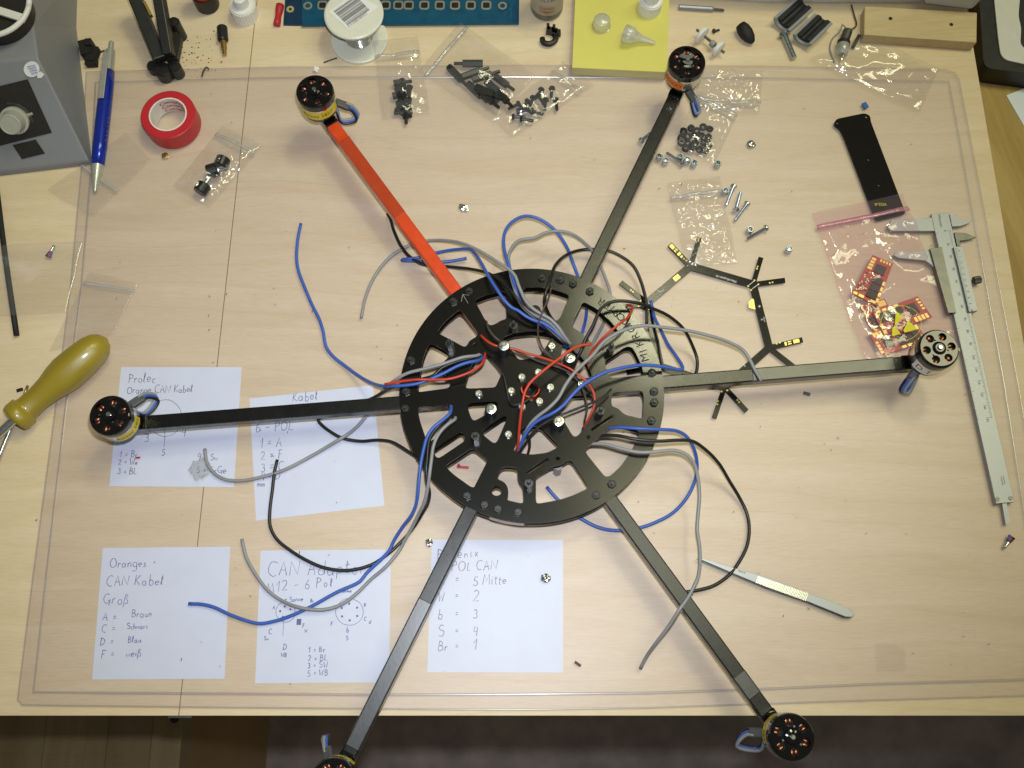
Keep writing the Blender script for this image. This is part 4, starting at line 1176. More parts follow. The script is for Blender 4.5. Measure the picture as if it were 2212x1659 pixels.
def strip_px(a, b, w, ext=0.0):
    a, b = Vector(a), Vector(b); t = (b - a).normalized(); s = Vector((-t.y, t.x)) * w / 2
    a = a - t * ext; b = b + t * ext
    return [a + s, a - s, b - s, b + s]
zz = 0.0
mb = MB()
for k, (i, j, w) in enumerate(strips):
    zz = 0.00004 * (k % 3)
    v, f = poly_shape([tuple(P(*Q(*p), ZP)[:2]) for p in strip_px(node[i], node[j], w, 26)], ZM, ZP - zz)
    mb.add(v, f)
for k, (a, b, w) in enumerate(spokes):
    zz = 0.00012 + 0.00004 * (k % 2)
    v, f = poly_shape([tuple(P(*Q(*p), ZP)[:2]) for p in strip_px(a, b, w, 0)], ZM, ZP - zz)
    mb.add(v, f)
mb.obj('board', M['pcb_black'], board)
def pad(px, zt=ZP + 0.00008, m='gold', parent=board, nm='pad'):
    v, f = poly_shape([tuple(P(*p, zt)[:2]) for p in px], zt - 0.0003, zt)
    return build(nm, v, f, M[m], parent)
def along(a, b, t0, t1, w, off=0.0):
    a, b = Vector(a), Vector(b); t = (b - a); n = Vector((-t.y, t.x)).normalized()
    p, q = a + t * t0, a + t * t1
    return [Q(*(x)) for x in (p + n * (off + w / 2), p + n * (off - w / 2), q + n * (off - w / 2), q + n * (off + w / 2))]
a, b = spokes[0][:2]
pad(along(a, b, .80, .97, 30)); pad(along(a, b, .50, .60, 30)); pad(along(a, b, .66, .76, 10, 9)); pad(along(a, b, .66, .76, 10, -9)); pad(along(a, b, .40, .46, 22))
a, b = spokes[4][:2]
pad(along(a, b, .72, .90, 30)); pad(along(a, b, .46, .52, 30)); pad(along(a, b, .56, .66, 10, 9)); pad(along(a, b, .56, .66, 10, -9))
pad(along(node[6], node[1], .62, .74, 40))
pad([Q(*p) for p in ((1448, 608), (1420, 640), (1424, 682), (1478, 698), (1464, 612))], nm='supply_pad')
def ring_pad(x, y, r=7.0):
    c = P(*Q(x, y), ZP + .00008)
    rr = r * 0.2631 * 0.00034
    v, f = poly_shape(circle(c, rr, 14), ZP - .0002, ZP + .00010, [circle(c, rr * .45, 10)])
    build('pad_ring', v, f, M['gold'], board)
for x, y in ((892, 280), (912, 296), (1012, 118), (1010, 134), (1496, 345), (1490, 362), (1596, 478), (1618, 474), (1652, 978), (1678, 970), (1170, 1450), (1165, 1475), (1330, 1440), (1344, 1458), (455, 538), (472, 552),
             (1470, 458), (1502, 490), (1418, 505), (1442, 538), (535, 625), (608, 645), (518, 670), (600, 692), (1200, 1370), (1246, 1362)):
    ring_pad(x, y)
mb = MB()
ribbon(mb, [Q(1424, 498), Q(1468, 462)], ZP + .0001, .0005); ribbon(mb, [Q(1448, 530), Q(1498, 494)], ZP + .0001, .0005)
for s, x, y, h, ang in (('MikroKopter.de', 1325, 462, 5.0, 196), ('2', 684, 556, 5, -40), ('Motor', 700, 560, 3, -40), ('+', 1490, 662, 9, 75), ('4', 1520, 775, 5, 75), ('Motor', 1540, 760, 3.2, 75), ('5', 1388, 1170, 6, -42), ('A', 553, 740, 6, -80)):
    text_on(mb, s, *Q(x, y), h, ang, ZP + .0001)
mb.obj('board_print', M['silk'], board)

# ------------------------------------------------------------------ black carrier plate
plate_px = [(1800, 270), (1806, 257), (1868, 244), (1880, 250), (1881, 262), (1957, 462), (1892, 478), (1824, 300), (1814, 279)]
hol = [circle(P(u, v, ZM + .0015), .0010, 12) for u, v in ((1871.5, 252.5), (1809, 265.5), (1876.5, 344.5), (1898.5, 399.5))]
v, f = poly_shape(round_poly(W2(plate_px, ZM + .0015), 0.0028, 3), ZM, ZM + .0015, hol)
setp(build('carrier_plate', v, f, M['pcb_black'], bevel=.0002), 'long black laminate plate with two eared corners, beside the pink bag', 'plate')

# ------------------------------------------------------------------ pink antistatic bag with four red boards
def esc(px, lab, z, flip=False):
    c = [P(u, v, z) for u, v in px]
    ctr_ = sum(c, Vector()) / 4
    t = empty('speed_controller', (ctr_.x, ctr_.y, z), lab, 'circuit board', 'red speed controller boards')
    v, f = poly_shape([tuple(p[:2]) for p in c], z, z + .0012)
    build('board', v, f, M['pcb_red'], t)
    z1 = z + .0012
    def sp(s, q): return (c[0] * (1 - s) + c[1] * s) * (1 - q) + (c[3] * (1 - s) + c[2] * s) * q
    def rect(nm, s0, s1, q0, q1, h, m, parent=t):
        vs, fs = poly_shape([tuple(sp(s, q)[:2]) for s, q in ((s0, q0), (s1, q0), (s1, q1), (s0, q1))], z1 + .00002, z1 + h)
        return build(nm, vs, fs, M[m], parent)
    rect('controller_chip', .34, .80, .16, .36, .0011, 'chip')
    for k in range(3): rect('transistor', .46, .86, .44 + k * .17, .58 + k * .17, .0012, 'chip')
    for k in range(4): rect('pad', .04, .24, .05 + k * .075, .105 + k * .075, .0002, 'gold')
    for k in range(4): rect('pad', .42 + k * .14, .50 + k * .14, .02, .08, .0002, 'gold')
    for k in range(4): rect('pad', .88, .985, .46 + k * .13, .55 + k * .13, .0002, 'gold')
    rect('pad', .03, .18, .93, .985, .0002, 'gold'); rect('pad', .24, .44, .93, .985, .0002, 'gold'); rect('pad', .70, .90, .93, .985, .0002, 'gold')
    mb = MB()
    rnd = random.Random(int(px[0][0]))
    for k in range(44):
        s, q = rnd.uniform(.06, .40), rnd.uniform(.40, .88)
        p = sp(s, q)
        vs, fs = box_shape(upright((p.x, p.y, z1 + .00002), rnd.choice((0.4, 1.97))), .0012, .0007, .0005)
        mb.add(vs, fs, rnd.choice((0, 0, 1)))
    o = mb.obj('small_components', [M['tin'], M['chip']], t); o['kind'] = 'stuff'
    return t
esc([(1909, 646), (1940, 700), (1890, 722), (1856, 662)], 'red circuit board mostly hidden under the others in the pink bag', ZM + .0006)
esc([(1875, 721), (1904, 769), (2003, 737), (1972, 690)], 'lowest red circuit board in the pink bag, beside the arm', ZM + .0020)
esc([(2013, 686), (1981, 641), (1884, 675), (1909, 725)], 'red circuit board under the yellow warning print of the bag', ZM + .0036)
esc([(1884, 552), (1928, 570), (1894, 662), (1839, 635)], 'uppermost red circuit board in the pink bag, set apart', ZM + .0030)
pbag = bag('antistatic_bag', 'pink antistatic zip bag holding four red circuit boards', [(1752, 462), (1948, 420), (2078, 765), (1868, 785)], ZM, M['pink_film'], group=None,
           lumps=[(1886, 600, 14, 8.5), (1945, 685, 22, 8.5), (1935, 735, 20, 7.5), (1860, 520, 16, 3.2), (1930, 520, 16, 4.0), (2000, 600, 14, 2.5), (1925, 487, 12, 6.0), (1960, 487, 9, 6.0), (1945, 552, 9, 6.0), (1975, 556, 8, 6.0)], amp=.0026, n=70, zip_t=.088, zip_mat=M['pink_zip'], zip_w=.0036, seed=4.0, k=48)
zz = ZM + .0106
mb = MB()
tri = [[t31(1105, 1025), t31(1165, 1080), t31(1095, 1160)], [t31(1075, 1170), t31(1105, 1165), t31(1145, 1225), t31(1072, 1245)], [t31(1215, 1110), t31(1290, 1185), t31(1180, 1215), t31(1170, 1195)]]
for k in tri:
    pts = [P(u, v, zz) for u, v in k]
    mb.add(pts, [tuple(reversed(range(len(pts))))] if (pts[1] - pts[0]).cross(pts[2] - pts[0]).z < 0 else [tuple(range(len(pts)))])
cc = t31(1150, 1135)
ribbon(mb, [(cc[0] + 44 * math.cos(a * .21), cc[1] + 38 * math.sin(a * .21)) for a in range(31)], zz, .0003)
text_on(mb, 'W22-A', *t31(1025, 95), 6, 180, ZM + .0068)
mb.obj('warning_print', M['esd'], pbag)

# ------------------------------------------------------------------ vernier caliper
cal = empty('vernier_caliper', P(2080, 760, ZM), 'steel vernier caliper lying beside the right border of the mat', 'caliper')
zc = ZM + .0035
beam = slab('beam', [(2011.5, 462), (2049, 459.5), (2191.5, 1084.5), (2152, 1088)], ZM, zc, M['satin'], cal, bevel=.0002)
slab('fixed_jaw', [(2013.5, 470), (1925, 475), (1917, 490), (1928, 499), (2020, 499)], ZM, zc - .0004, M['satin'], cal, bevel=.0002)
slab('inside_jaw', [(2051.5, 463), (2068, 463), (2070, 474), (2101, 475), (2092, 482), (2075, 488), (2057, 489)], ZM, zc - .0008, M['satin'], cal)
slab('inside_jaw', [(2062, 502), (2085, 503), (2109, 512), (2092, 517), (2070, 520), (2070, 531), (2066.5, 531)], ZM, zc - .0010, M['dark_steel'], cal)
slab('sliding_jaw', [(2012, 540), (1934, 545), (1930, 551), (1942, 557), (2000, 563), (2018, 576)], ZM, zc - .0002, M['satin'], cal, bevel=.0002)
zs = zc + .0030
slab('slider', [(2009, 536.5), (2034.5, 533), (2066, 675.5), (2049, 676)], ZM, zs - .0012, M['dark_steel'], cal, bevel=.0002)
vern = slab('vernier', [(2060, 533), (2079, 531), (2112, 671), (2093.5, 673.5)], ZM, zs - .0008, M['satin'], cal, bevel=.0002)
slab('lock_block', [(2064, 514), (2072, 514), (2075, 531), (2068, 531)], ZM, zc, M['dark_steel'], cal)
tw = P(2110, 605, ZM + .003)
v, f = [], []
for k in range(28):
    a = 2 * math.pi * k / 28; r = .0030 if k % 2 else .0026
    for x in (-.0026, .0026): v.append(Vector((x, r * math.cos(a), .0031 + r * math.sin(a))))
for k in range(28):
    j = (k + 1) % 28; f.append((2 * k, 2 * j, 2 * j + 1, 2 * k + 1))
f += [tuple(2 * k for k in reversed(range(28))), tuple(2 * k + 1 for k in range(28))]
build('thumb_wheel', [upright((tw.x, tw.y, ZM), .2) @ q for q in v], f, M['dark_steel'], cal)
slab('depth_rod', [(2165, 1087.5), (2174.5, 1087), (2182, 1127), (2173, 1135.5)], ZM + .0006, zc - .0010, M['satin'], cal)
for u, w in ((2154.5, 1078.5), (2183, 1076)):
    p = P(u, w, zc)
    build('beam_screw', *lathe_shape([(.0016, 0), (.0016, .0005), (.0007, .0005)], 14, upright((p.x, p.y, zc))), M['dark_steel'], cal)
mb = MB()
B0, B1 = Vector((2035.5, 501)), Vector((2126.5, 905))     # scale origin and 150 mark on the picture
dirb = (B1 - B0).normalized(); nb = Vector((-dirb.y, dirb.x))
for k in range(0, 151):
    c = B0 + (B1 - B0) * k / 150
    if 12 < k < 62: continue
    ln = 9 if k % 10 == 0 else (6.5 if k % 5 == 0 else 4.5)
    e = c - nb * 18
    ribbon(mb, [tuple(e), tuple(e + nb * ln)], zc + .00012, .00018)
for k in range(0, 7 * 16):
    c = B0 + (B1 - B0) * (k * 25.4 / 16) / 150
    if k * 25.4 / 16 > 150 or 12 < k * 25.4 / 16 < 62: continue
    e = c + nb * 17
    ribbon(mb, [tuple(e), tuple(e - nb * (8 if k % 16 == 0 else 4.5))], zc + .00012, .00018)
ang = math.degrees(math.atan2(dirb.y, dirb.x))
for k in range(0, 16):
    if k * 10 > 10 and k * 10 < 60 and k not in (2, 3, 4, 5): continue
    c = B0 + (B1 - B0) * k / 15 + nb * -4 - dirb * 3
    text_on(mb, str(k * 10), c.x, c.y, 5.0, ang, zc + .00012)
text_on(mb, 'Mitutoyo', 2026, 464, 5.2, ang, zc + .00012)
text_on(mb, 'STAINLESS', 2166, 1028, 2.6, ang, zc + .00012); text_on(mb, 'HARDENED', 2161, 1029, 2.6, ang, zc + .00012)
mb.obj('scale_marks', M['ink_dark'], beam)
mb = MB()
for k in range(51):
    c = Vector((2062, 538)) + Vector((2092 - 2062, 670 - 538)) * k / 50
    ribbon(mb, [tuple(c), tuple(c - nb * (7 if k % 5 == 0 else 4.5) * -1 * -1)], zs - .00068, .00018)
for k in range(11):
    c = Vector((2069, 541)) + Vector((2097 - 2069, 667 - 541)) * k / 10
    text_on(mb, str(k), c.x, c.y, 4, ang, zs - .00068)
mb.obj('vernier_marks', M['ink_dark'], vern)

# ------------------------------------------------------------------ tweezers
twz = empty('tweezers', P(1680, 1265, ZM), 'steel tweezers with ribbed grips, near the lower right arm', 'tweezers')
up = [(1506, 1204), (1520, 1206), (1593, 1229), (1659, 1247), (1746, 1281), (1800, 1300), (1836, 1316), (1846, 1327), (1841, 1332.5), (1826, 1332), (1790, 1317.5), (1742, 1298), (1659, 1269.5), (1590, 1241), (1517, 1210)]
slab('lower_blade', [(u - 1.5, v + 3.5) for u, v in up], ZM, ZM + .0012, M['dark_steel'], twz)
slab('upper_blade', up, ZM + .0030, ZM + .0042, M['satin'], twz, bevel=.0002)
mb = MB()
a, b = Vector((1636, 1252)), Vector((1742, 1289.5))
d_ = (b - a).normalized(); n_ = Vector((-d_.y, d_.x))
for k in range(34):
    c = a + (b - a) * k / 33
    hw = 7.5 + 1.5 * k / 33
    q = [c - n_ * hw - d_ * .9, c - n_ * hw + d_ * .9, c + n_ * hw + d_ * .9, c + n_ * hw - d_ * .9]
    v, f = poly_shape([tuple(P(*p, ZM + .0045)[:2]) for p in q], ZM + .0040, ZM + .0046)
    mb.add(v, f)
mb.obj('grip_ribs', M['steel'], twz)
mb = MB(); text_on(mb, 'INOX', 1594, 1235, 4.5, 18, ZM + .00432); mb.obj('stamp', M['ink_dark'], twz)

# ------------------------------------------------------------------ loose screws and nuts
def bolt(head, tip, lab, r=.00125, rh=.0026, m='zinc'):
    a, b = P(*head, ZM + rh), P(*tip, ZM + r)
    t = empty('screw', (a.x, a.y, ZM), lab, 'screw', 'loose zinc screws on the mat')
    mt = frame(a, b)
    v, f = lathe_shape([(.0004, -.0013), (rh * .7, -.0012), (rh, -.0003), (rh, .0007), (r, .0008)], 16, mt); build('head', v, f, M[m], t)
    ln = (b - a).length
    prof = [(r, .0007)]
    k = .0012
    while k < ln - .0012:
        prof += [(r, k), (r * .86, k + .0003), (r, k + .0006)]; k += .0006
    prof += [(r * .8, ln - .0004), (r * .5, ln)]
    v, f = lathe_shape(prof, 10, mt); build('thread', v, f, M[m], t)
    return t
bolt(R4(1390, 455), R4(1270, 755), 'zinc screw beside a nut, left of the three screws in a row')
bolt(R4(1425, 825), R4(1503, 538), 'zinc screw with its head towards the viewer, middle of three')
bolt(R4(1602, 730), R4(1408, 998), 'zinc screw on the right of the three lying side by side')
bolt(R4(1900, 1112), R4(1598, 1285), 'single zinc screw lying apart beside one nut, right of the small bag')
bolt(t20(1475, 1412), t20(1335, 1318), 'zinc screw lying among the row of nuts')
bolt(t20(1115, 1215), t20(1200, 1145), 'zinc screw poking out from under the upper right arm')
mb = MB()
v, f = lathe_shape([(.0028, 0), (.0028, .0026), (.0025, .0030), (.0025, .0040), (.0018, .0042), (.0014, .0036), (.0013, .0004)], 6, None, False); mb.add(v, f)
v, f = lathe_shape([(.0027, .0028), (.0027, .0041), (.0024, .0045), (.0017, .0045), (.0014, .0038), (.0013, .0010), (.0, .0010)], 20, None, False); mb.add(v, f)
locknut = mb.data('locknut', M['zinc'])
for (u, w), lab in zip([t20(1275, 1345), t20(1330, 1380), t20(1455, 1345), t20(1517, 1372), t20(1578, 1400), t20(1783, 1405), R4(1267, 515), R4(1655, 1130), t31(187, 487)],
                       ['zinc lock nut nearest the upper right arm', 'zinc lock nut second from the upper right arm', 'zinc lock nut above the head of the lying screw', 'middle zinc lock nut right of the screw head', 'zinc lock nut at the right end of the row under the nut bag',
                        'zinc lock nut standing alone below the bag corner', 'zinc lock nut beside the left screw of three', 'zinc lock nut beside the single screw', 'zinc lock nut standing alone left of the pink bag']):
    p = P(u, w, ZM + .0045)
    setp(link('lock_nut', locknut, None, upright((p.x, p.y, ZM), random.uniform(0, 1))), lab, 'nut', 'loose lock nuts on the mat')

# ------------------------------------------------------------------ little bags and what is in them
def stand_mesh(l1, l2, r=.0027):
    mb = MB()
    v, f = lathe_shape([(r, 0), (r, l1)], 6); mb.add(v, f)
    v, f = lathe_shape([(.0014, l1), (.0014, l1 + l2), (.0010, l1 + l2 + .0004)], 10); mb.add(v, f)
    return mb.data('spacer', M['nylon_black'])
sp_long, sp_short = stand_mesh(.0165, .0068, .0030), stand_mesh(.0095, .005, .0029)
mb = MB()
v, f = lathe_shape([(.0006, -.0022), (.0024, -.0018), (.0028, 0), (.0013, .0001), (.0013, .0085), (.0010, .009)], 12); mb.add(v, f)
nyl_screw = mb.data('nylon_screw', M['nylon_black'])
def lay(name, me, px, ang, z, label, cat, group, roll=0.3):
    p = P(px[0], px[1], z)
    a = math.radians(-ang)
    d = Vector((math.cos(a), math.sin(a), 0))
    mt = Matrix.Translation(p) @ basis(d).to_4x4() @ Matrix.Rotation(roll, 4, 'Z')
    return setp(link(name, me, None, mt), label, cat, group)
gl = 'black plastic spacer inside the large zip bag at the top'
for (x, y), a, z in (((1960, 548), 180, 2.8), ((1665, 575), 50, 2.8), ((1780, 665), -22, 2.8), ((1870, 690), -20, 6.5), ((2040, 640), 40, 2.8), ((1830, 720), 48, 2.8), ((1930, 770), 47, 6.4), ((1990, 700), 47, 2.8), ((1900, 745), 30, 9.5), ((2060, 760), 50, 6.0), ((2100, 860), 200, 2.8)):
    lay('spacer', sp_long, t10(x, y), a, ZM + z / 1000, gl, 'spacer', 'long black spacers in the large bag')
gl = 'short black plastic spacer inside the small bag beside the red arm motor'
for x, y, a, z in ((1190, 720, -8, 2.8), (1260, 690, 80, 2.8), (1330, 745, 100, 2.8), (1220, 760, 70, 5.5), (1280, 800, 95, 5.0), (1180, 830, -15, 2.8), (1320, 850, 95, 2.8), (1230, 880, 60, 5.0), (1290, 930, 85, 2.8), (1210, 940, 30, 2.8), (1350, 955, 170, 2.8)):
    lay('spacer', sp_short, t10(x, y), a, ZM + z / 1000, gl, 'spacer', 'short black spacers in the small bag')
gl = 'black nylon screw inside the zip bag right of the spacers'
for x, y, a, z in ((250, 780, 120, 2.8), (345, 770, 95, 2.8), (180, 850, 110, 2.8), (230, 830, 60, 5), (290, 870, 95, 2.8), (380, 870, 85, 2.8), (60, 960, -10, 2.8), (110, 930, 40, 5), (20, 1010, 0, 2.8), (90, 1030, 10, 3.5), (180, 960, 20, 2.8), (130, 880, 130, 5.5), (50, 900, 150, 2.8)):
    lay('nylon_screw', nyl_screw, t20(x, y), a, ZM + z / 1000, gl, 'screw', 'black nylon screws in the bag')
v, f = lathe_shape([(.0030, 0), (.0030, .0022), (.0024, .0026), (.0015, .0026), (.0014, 0)], 14, None, False)
mb = MB(); mb.add(v, f); ny_nut = mb.data('nylon_nut', M['nylon_black'])
gl = 'black nylon nut inside the bag below the upper right motor'
k = 0
for x, y in ((1480, 1140), (1540, 1120), (1600, 1130), (1650, 1105), (1700, 1130), (1460, 1190), (1515, 1180), (1575, 1185), (1635, 1175), (1690, 1190), (1460, 1240), (1520, 1235), (1580, 1240), (1650, 1240), (1700, 1245), (1500, 1285), (1560, 1285), (1620, 1290), (1670, 1300)):
    k += 1
    p = P(*t20(x, y), ZM + .002)
    mt = upright((p.x, p.y, ZM + .0008 + .0012 * (k % 3)), k) @ Matrix.Rotation(.35 * ((k * 7) % 5 - 2) / 2, 4, 'X') @ Matrix.Rotation(.3 * ((k * 3) % 5 - 2) / 2, 4, 'Y')
    setp(link('nylon_nut', ny_nut, None, mt), gl, 'nut', 'black nylon nuts in the bag')
# thumb screws in the bag by the red tape
mb = MB()
v, f = lathe_shape([(.0050, 0), (.0056, .0006), (.0056, .0075), (.0048, .0083), (.0022, .0084)], 18); mb.add(v, f)
v, f = lathe_shape([(.0019, .0084), (.0019, .0165)], 10); mb.add(v, f, 1)
thumb = mb.data('thumb_screw', [M['black_plastic'], M['zinc']])
for (u, w), a, z, lab in (((484, 341), 108, 5.8, 'black thumb screw at the top of the bag by the red tape'), ((448, 372), -20, 6.2, 'black thumb screw in the middle of the bag by the red tape'), ((431, 416), -62, 5.8, 'black thumb screw at the bottom of the bag by the red tape')):
    lay('thumb_screw', thumb, (u, w), a, ZM + z / 1000, lab, 'screw', 'thumb screws in the bag')

bag('zip_bag', 'clear zip bag with black thumb screws, below the red tape roll', [(482, 274), (568, 316), (452, 450), (374, 405)], ZM, M['clear'], lumps=[(475, 355, 8, 12), (450, 388, 8, 12), (430, 408, 8, 12)], zip_t=.12, seed=1.0, k=85, amp=.0040)
bag('zip_bag', 'clear zip bag with short black spacers, right of the red arm motor', [(806, 92), (903, 82), (929, 246), (826, 262)], ZM, M['clear'], lumps=[(868, 200, 9, 8.5), (872, 235, 8, 8)], zip_t=.20, seed=2.0, k=80, amp=.0036)
bag('zip_bag', 'large clear zip bag with long black spacers at the top', [(903, 156), (994, 50), (1156, 165), (1066, 268)], ZM, M['clear'], lumps=[(1030, 160, 16, 12), (1075, 200, 12, 9)], zip_t=.08, seed=3.0, k=55, amp=.0016)
bag('zip_bag', 'clear zip bag with black nylon screws, left of the yellow pad', [(1215, 136), (1283, 186), (1107, 299), (1066, 262)], ZM + .0004, M['clear'], lumps=[(1165, 210, 10, 8.5), (1130, 235, 10, 8.5), (1190, 205, 8, 8)], zip_t=.14, seed=5.0, k=85, amp=.0042)
bag('zip_bag', 'crumpled clear zip bag behind the upper right motor', [(1512, 150), (1646, 155), (1640, 246), (1498, 240)], ZM, M['clear'], zip_t=.75, seed=6.0, k=95, amp=.0044, n=60)
bag('zip_bag', 'clear zip bag with black nylon nuts, right of the upper right arm', [(1504, 194), (1598, 240), (1542, 358), (1460, 320)], ZM + .0007, M['clear'], lumps=[(1498, 300, 13, 8.5)], zip_t=.10, seed=7.0, k=85, amp=.0040)
bag('zip_bag', 'empty creased zip bag left of the loose screws', [(1439, 398), (1554, 383), (1592, 572), (1481, 580)], ZM, M['clear'], zip_t=.165, seed=8.0, k=110, amp=.0044, n=80)
bag('zip_bag', 'empty clear bag across the upper right mat corner', [(1745, 130), (1872, 80), (2028, 150), (1985, 243)], ZM, M['clear'], seed=9.0, k=48, amp=.0050)
bag('zip_bag', 'clear bag over the black rod at the left edge', [(-30, 533), (182, 522), (144, 676), (-30, 685)], ZM + .0046, M['clear'], seed=10.0, k=30, amp=.0012)
bag('zip_bag', 'clear zip bag half under the yellow screwdriver handle', [(195, 588), (300, 614), (246, 722), (108, 760)], ZM, M['clear'], zip_t=.13, seed=11.0, k=32, amp=.0014)
bag('zip_bag', 'clear zip bag under the tip of the blue pen', [(272, 290), (328, 345), (200, 470), (104, 412)], ZM - .0002, M['clear'], seed=12.0, k=32, amp=.0012, zip_t=.55)
# ================================================================== LEFT SIDE TOOLS
# yellow screwdriver, lying with its blade towards the left edge
sd = empty('screwdriver', P(120, 820, 0), 'screwdriver with a mustard yellow faceted plastic handle at the left edge', 'screwdriver')
a, b = P(222, 738, .0165), P(32, 905, .0145)
d = (b - a); Ln = d.length; mt = frame(a - d.normalized() * .004, b)
prof = [(0.0, .0003), (.06, .0075), (.12, .0105), (.22, .0122), (.42, .0127), (.55, .0118), (.66, .0098), (.78, .0083), (.88, .0082), (.93, .0088), (.94, .0108), (1.0, .0112), (1.04, .0106), (1.05, .0040)]
prof = [(0, .0002), (.03, .0060), (.08, .0096), (.16, .0118), (.30, .0130), (.46, .0134), (.56, .0122), (.66, .0102), (.78, .0090), (.90, .0090), (.935, .0096), (.94, .0112), (1.02, .0114), (1.05, .0106), (1.055, .003)]
vs, fs = [], []
seg = 36
for i in range(seg):
    for t, r in prof:
        aa = 2 * math.pi * i / seg
        fac = 1 - 0.055 * (0.5 + 0.5 * math.cos(6 * aa)) * (1 if .08 < t < 1.04 else 0)
        vs.append(mt @ Vector((r * fac * math.cos(aa), r * fac * math.sin(aa), t * Ln)))
n = len(prof)
for i in range(seg):
    j = (i + 1) % seg
    for k in range(n - 1): fs.append((i * n + k, j * n + k, j * n + k + 1, i * n + k + 1))
build('handle', vs, fs, M['handle'], sd, smooth=True)
e1 = P(-60, 990, .0125)
v, f = lathe_shape([(.0032, 0), (.0032, (e1 - b).length)], 16, frame(b, e1)); build('shaft', v, f, M['steel'], sd, smooth=False)
# thin steel probe crossing below it
pr = empty('probe', P(30, 890, 0), 'thin steel probe lying under the yellow screwdriver', 'probe')
a, b = P(60, 833, .002), P(44, 875, .0022); c = P(-12, 1010, .0022)
tube('needle', [a, b], [.0006, .0013, .0013, .0013, .0013, .0013, .0013] if False else .0010, M['brass'], pr, 10, .004)
tube('shank', [b, c], .0017, M['steel'], pr, 10, .01)
# small black bit by it
o = box('rubber_bit', upright(P(44, 843, 0), .3), .0044, .0022, .0018, M['black_rubber'], None, .0003); setp(o, 'small black rubber crumb beside the steel probe', 'crumb')
# black rod at the left edge
setp(tube('black_rod', [P(-8, 400, .0042), P(12, 560, .0042), P(36, 724, .0040)], .0021, M['black_rubber'], None, 12, .02), 'thin black rod at the left edge', 'rod')

# blue ballpoint pen
pen = empty('ballpoint_pen', P(225, 250, 0), 'blue ballpoint pen with silver clip and tip, beside the grey station', 'pen')
a, b = P(241, 90, .0062), P(205, 414, .0045)
Ln = (b - a).length; mt = frame(a, b)
def seg_l(nm, prof, m): v, f = lathe_shape([(r, t * Ln) for r, t in prof], 24, mt); return build(nm, v, f, M[m], pen, smooth=False)
seg_l('push_button', [(.0016, 0), (.0022, .01), (.0022, .06)], 'pen_silver')
seg_l('collar', [(.0026, .055), (.0038, .065), (.0042, .205)], 'pen_silver')
bar = seg_l('barrel', [(.0050, .205), (.0056, .30), (.0058, .5), (.0056, .70), (.0049, .835)], 'pen_blue')
for p in bar.data.polygons: p.use_smooth = True
seg_l('tip', [(.0049, .835), (.0036, .92), (.0016, .985), (.0006, 1.0)], 'pen_silver')
v, f = box_between(P(229, 113, .0122), P(217.5, 212, .0122), .0048, .0011); build('clip', v, f, M['pen_silver'], pen, bevel=.0004)
mb = MB()
for k in range(6):
    c = Vector((229, 302)) + Vector((5.5, -48)) * (k / 5)
    q = P(c.x, c.y, .01225)
    vs, fs = box_shape(upright((q.x, q.y, .0118), .1), .0016 if k else .0022, .0007, .0002); mb.add(vs, fs)
mb.obj('barrel_print', M['brass'], pen)

# red insulating tape roll
tc = P(368, 255, ZM)
tape = empty('tape_roll', (tc.x, tc.y, ZM), 'roll of red insulating tape standing flat on the mat', 'tape roll')
top = P(361, 245, ZM + .0165); R1 = .0213
top = P(362.5, 247, ZM + .0165)
v, f = lathe_shape([(.0148, 0), (R1, 0), (R1 + .0002, .0004), (R1 + .0002, .0160), (R1 - .0004, .0165), (.0148, .0165)], 64, upright((top.x, top.y, ZM)), False)
build('tape', v, f, M['tape_red'], tape)
v, f = lathe_shape([(.0149, -.0), (.0149, .0166), (.0138, .0166), (.0138, 0), (.0149, 0)], 64, upright((top.x, top.y, ZM)), False)
core = build('core', v, f, M['tape_core'], tape)
mb = MB()
for row, (zz, a0) in enumerate(((.0108, 118), (.0060, 116), (.0012, 112))):
    vs, fs = text_shape('Coroplast', .0052)
    for off in (0.0, .00022, .00044):
     out = []
     for p in vs:
        aa = math.radians(a0) - (p.x + off - .009) / .0138 - .42
        out.append(Vector((top.x + (.01372 - off * .1) * math.cos(aa), top.y + (.01372 - off * .1) * math.sin(aa), ZM + zz + p.y)))
     mb.add(out, fs)
mb.obj('core_print', M['red_print'], core)

# ------------------------------------------------------------------ grey soldering station in the top left corner
st = empty('soldering_station', P(60, 250, 0), 'grey soldering station with temperature knob in the top left corner', 'soldering station')
F = P(193, 348, .006); Tt = P(82, 125, .067)
xr0 = F.x
F0 = Vector((F.x, F.y, 0))
vleft = -0.16
# side line of the right flank in plan
B0 = Vector((P(176, 150, 0).x, P(176, 150, 0).y, 0))
topz = Tt.z
nrm_pts = [F, Tt, P(-10, 372, .006)]
pn = (nrm_pts[1] - nrm_pts[0]).cross(nrm_pts[2] - nrm_pts[0]).normalized()
plane = (F, pn)
def on(u, v, lift=0.0):
    q = PP(u, v, F, pn); s = pn if pn.z > 0 else -pn
    return q + s * lift
fl, tl_ = on(-190, 395), on(-200, 150)
bk = P(60, -120, .067)
bkb = P(168, -60, 0)
v = [F, fl, tl_, Tt, P(-200, -120, .067), bk, Vector((F.x, F.y, 0)), Vector((fl.x, fl.y, 0)), bkb, Vector((P(165, 60, 0).x, P(165, 60, 0).y, 0)), P(72, 55, .067)]
f = [(0, 3, 2, 1), (3, 10, 5, 4, 2), (0, 1, 7, 6), (0, 6, 9, 10, 3), (10, 9, 8, 5)]
body = build('housing', v, f, M['station'], st)
solid = body.modifiers.new('edge', 'BEVEL'); solid.width = .0016; solid.segments = 3; solid.limit_method = 'ANGLE'
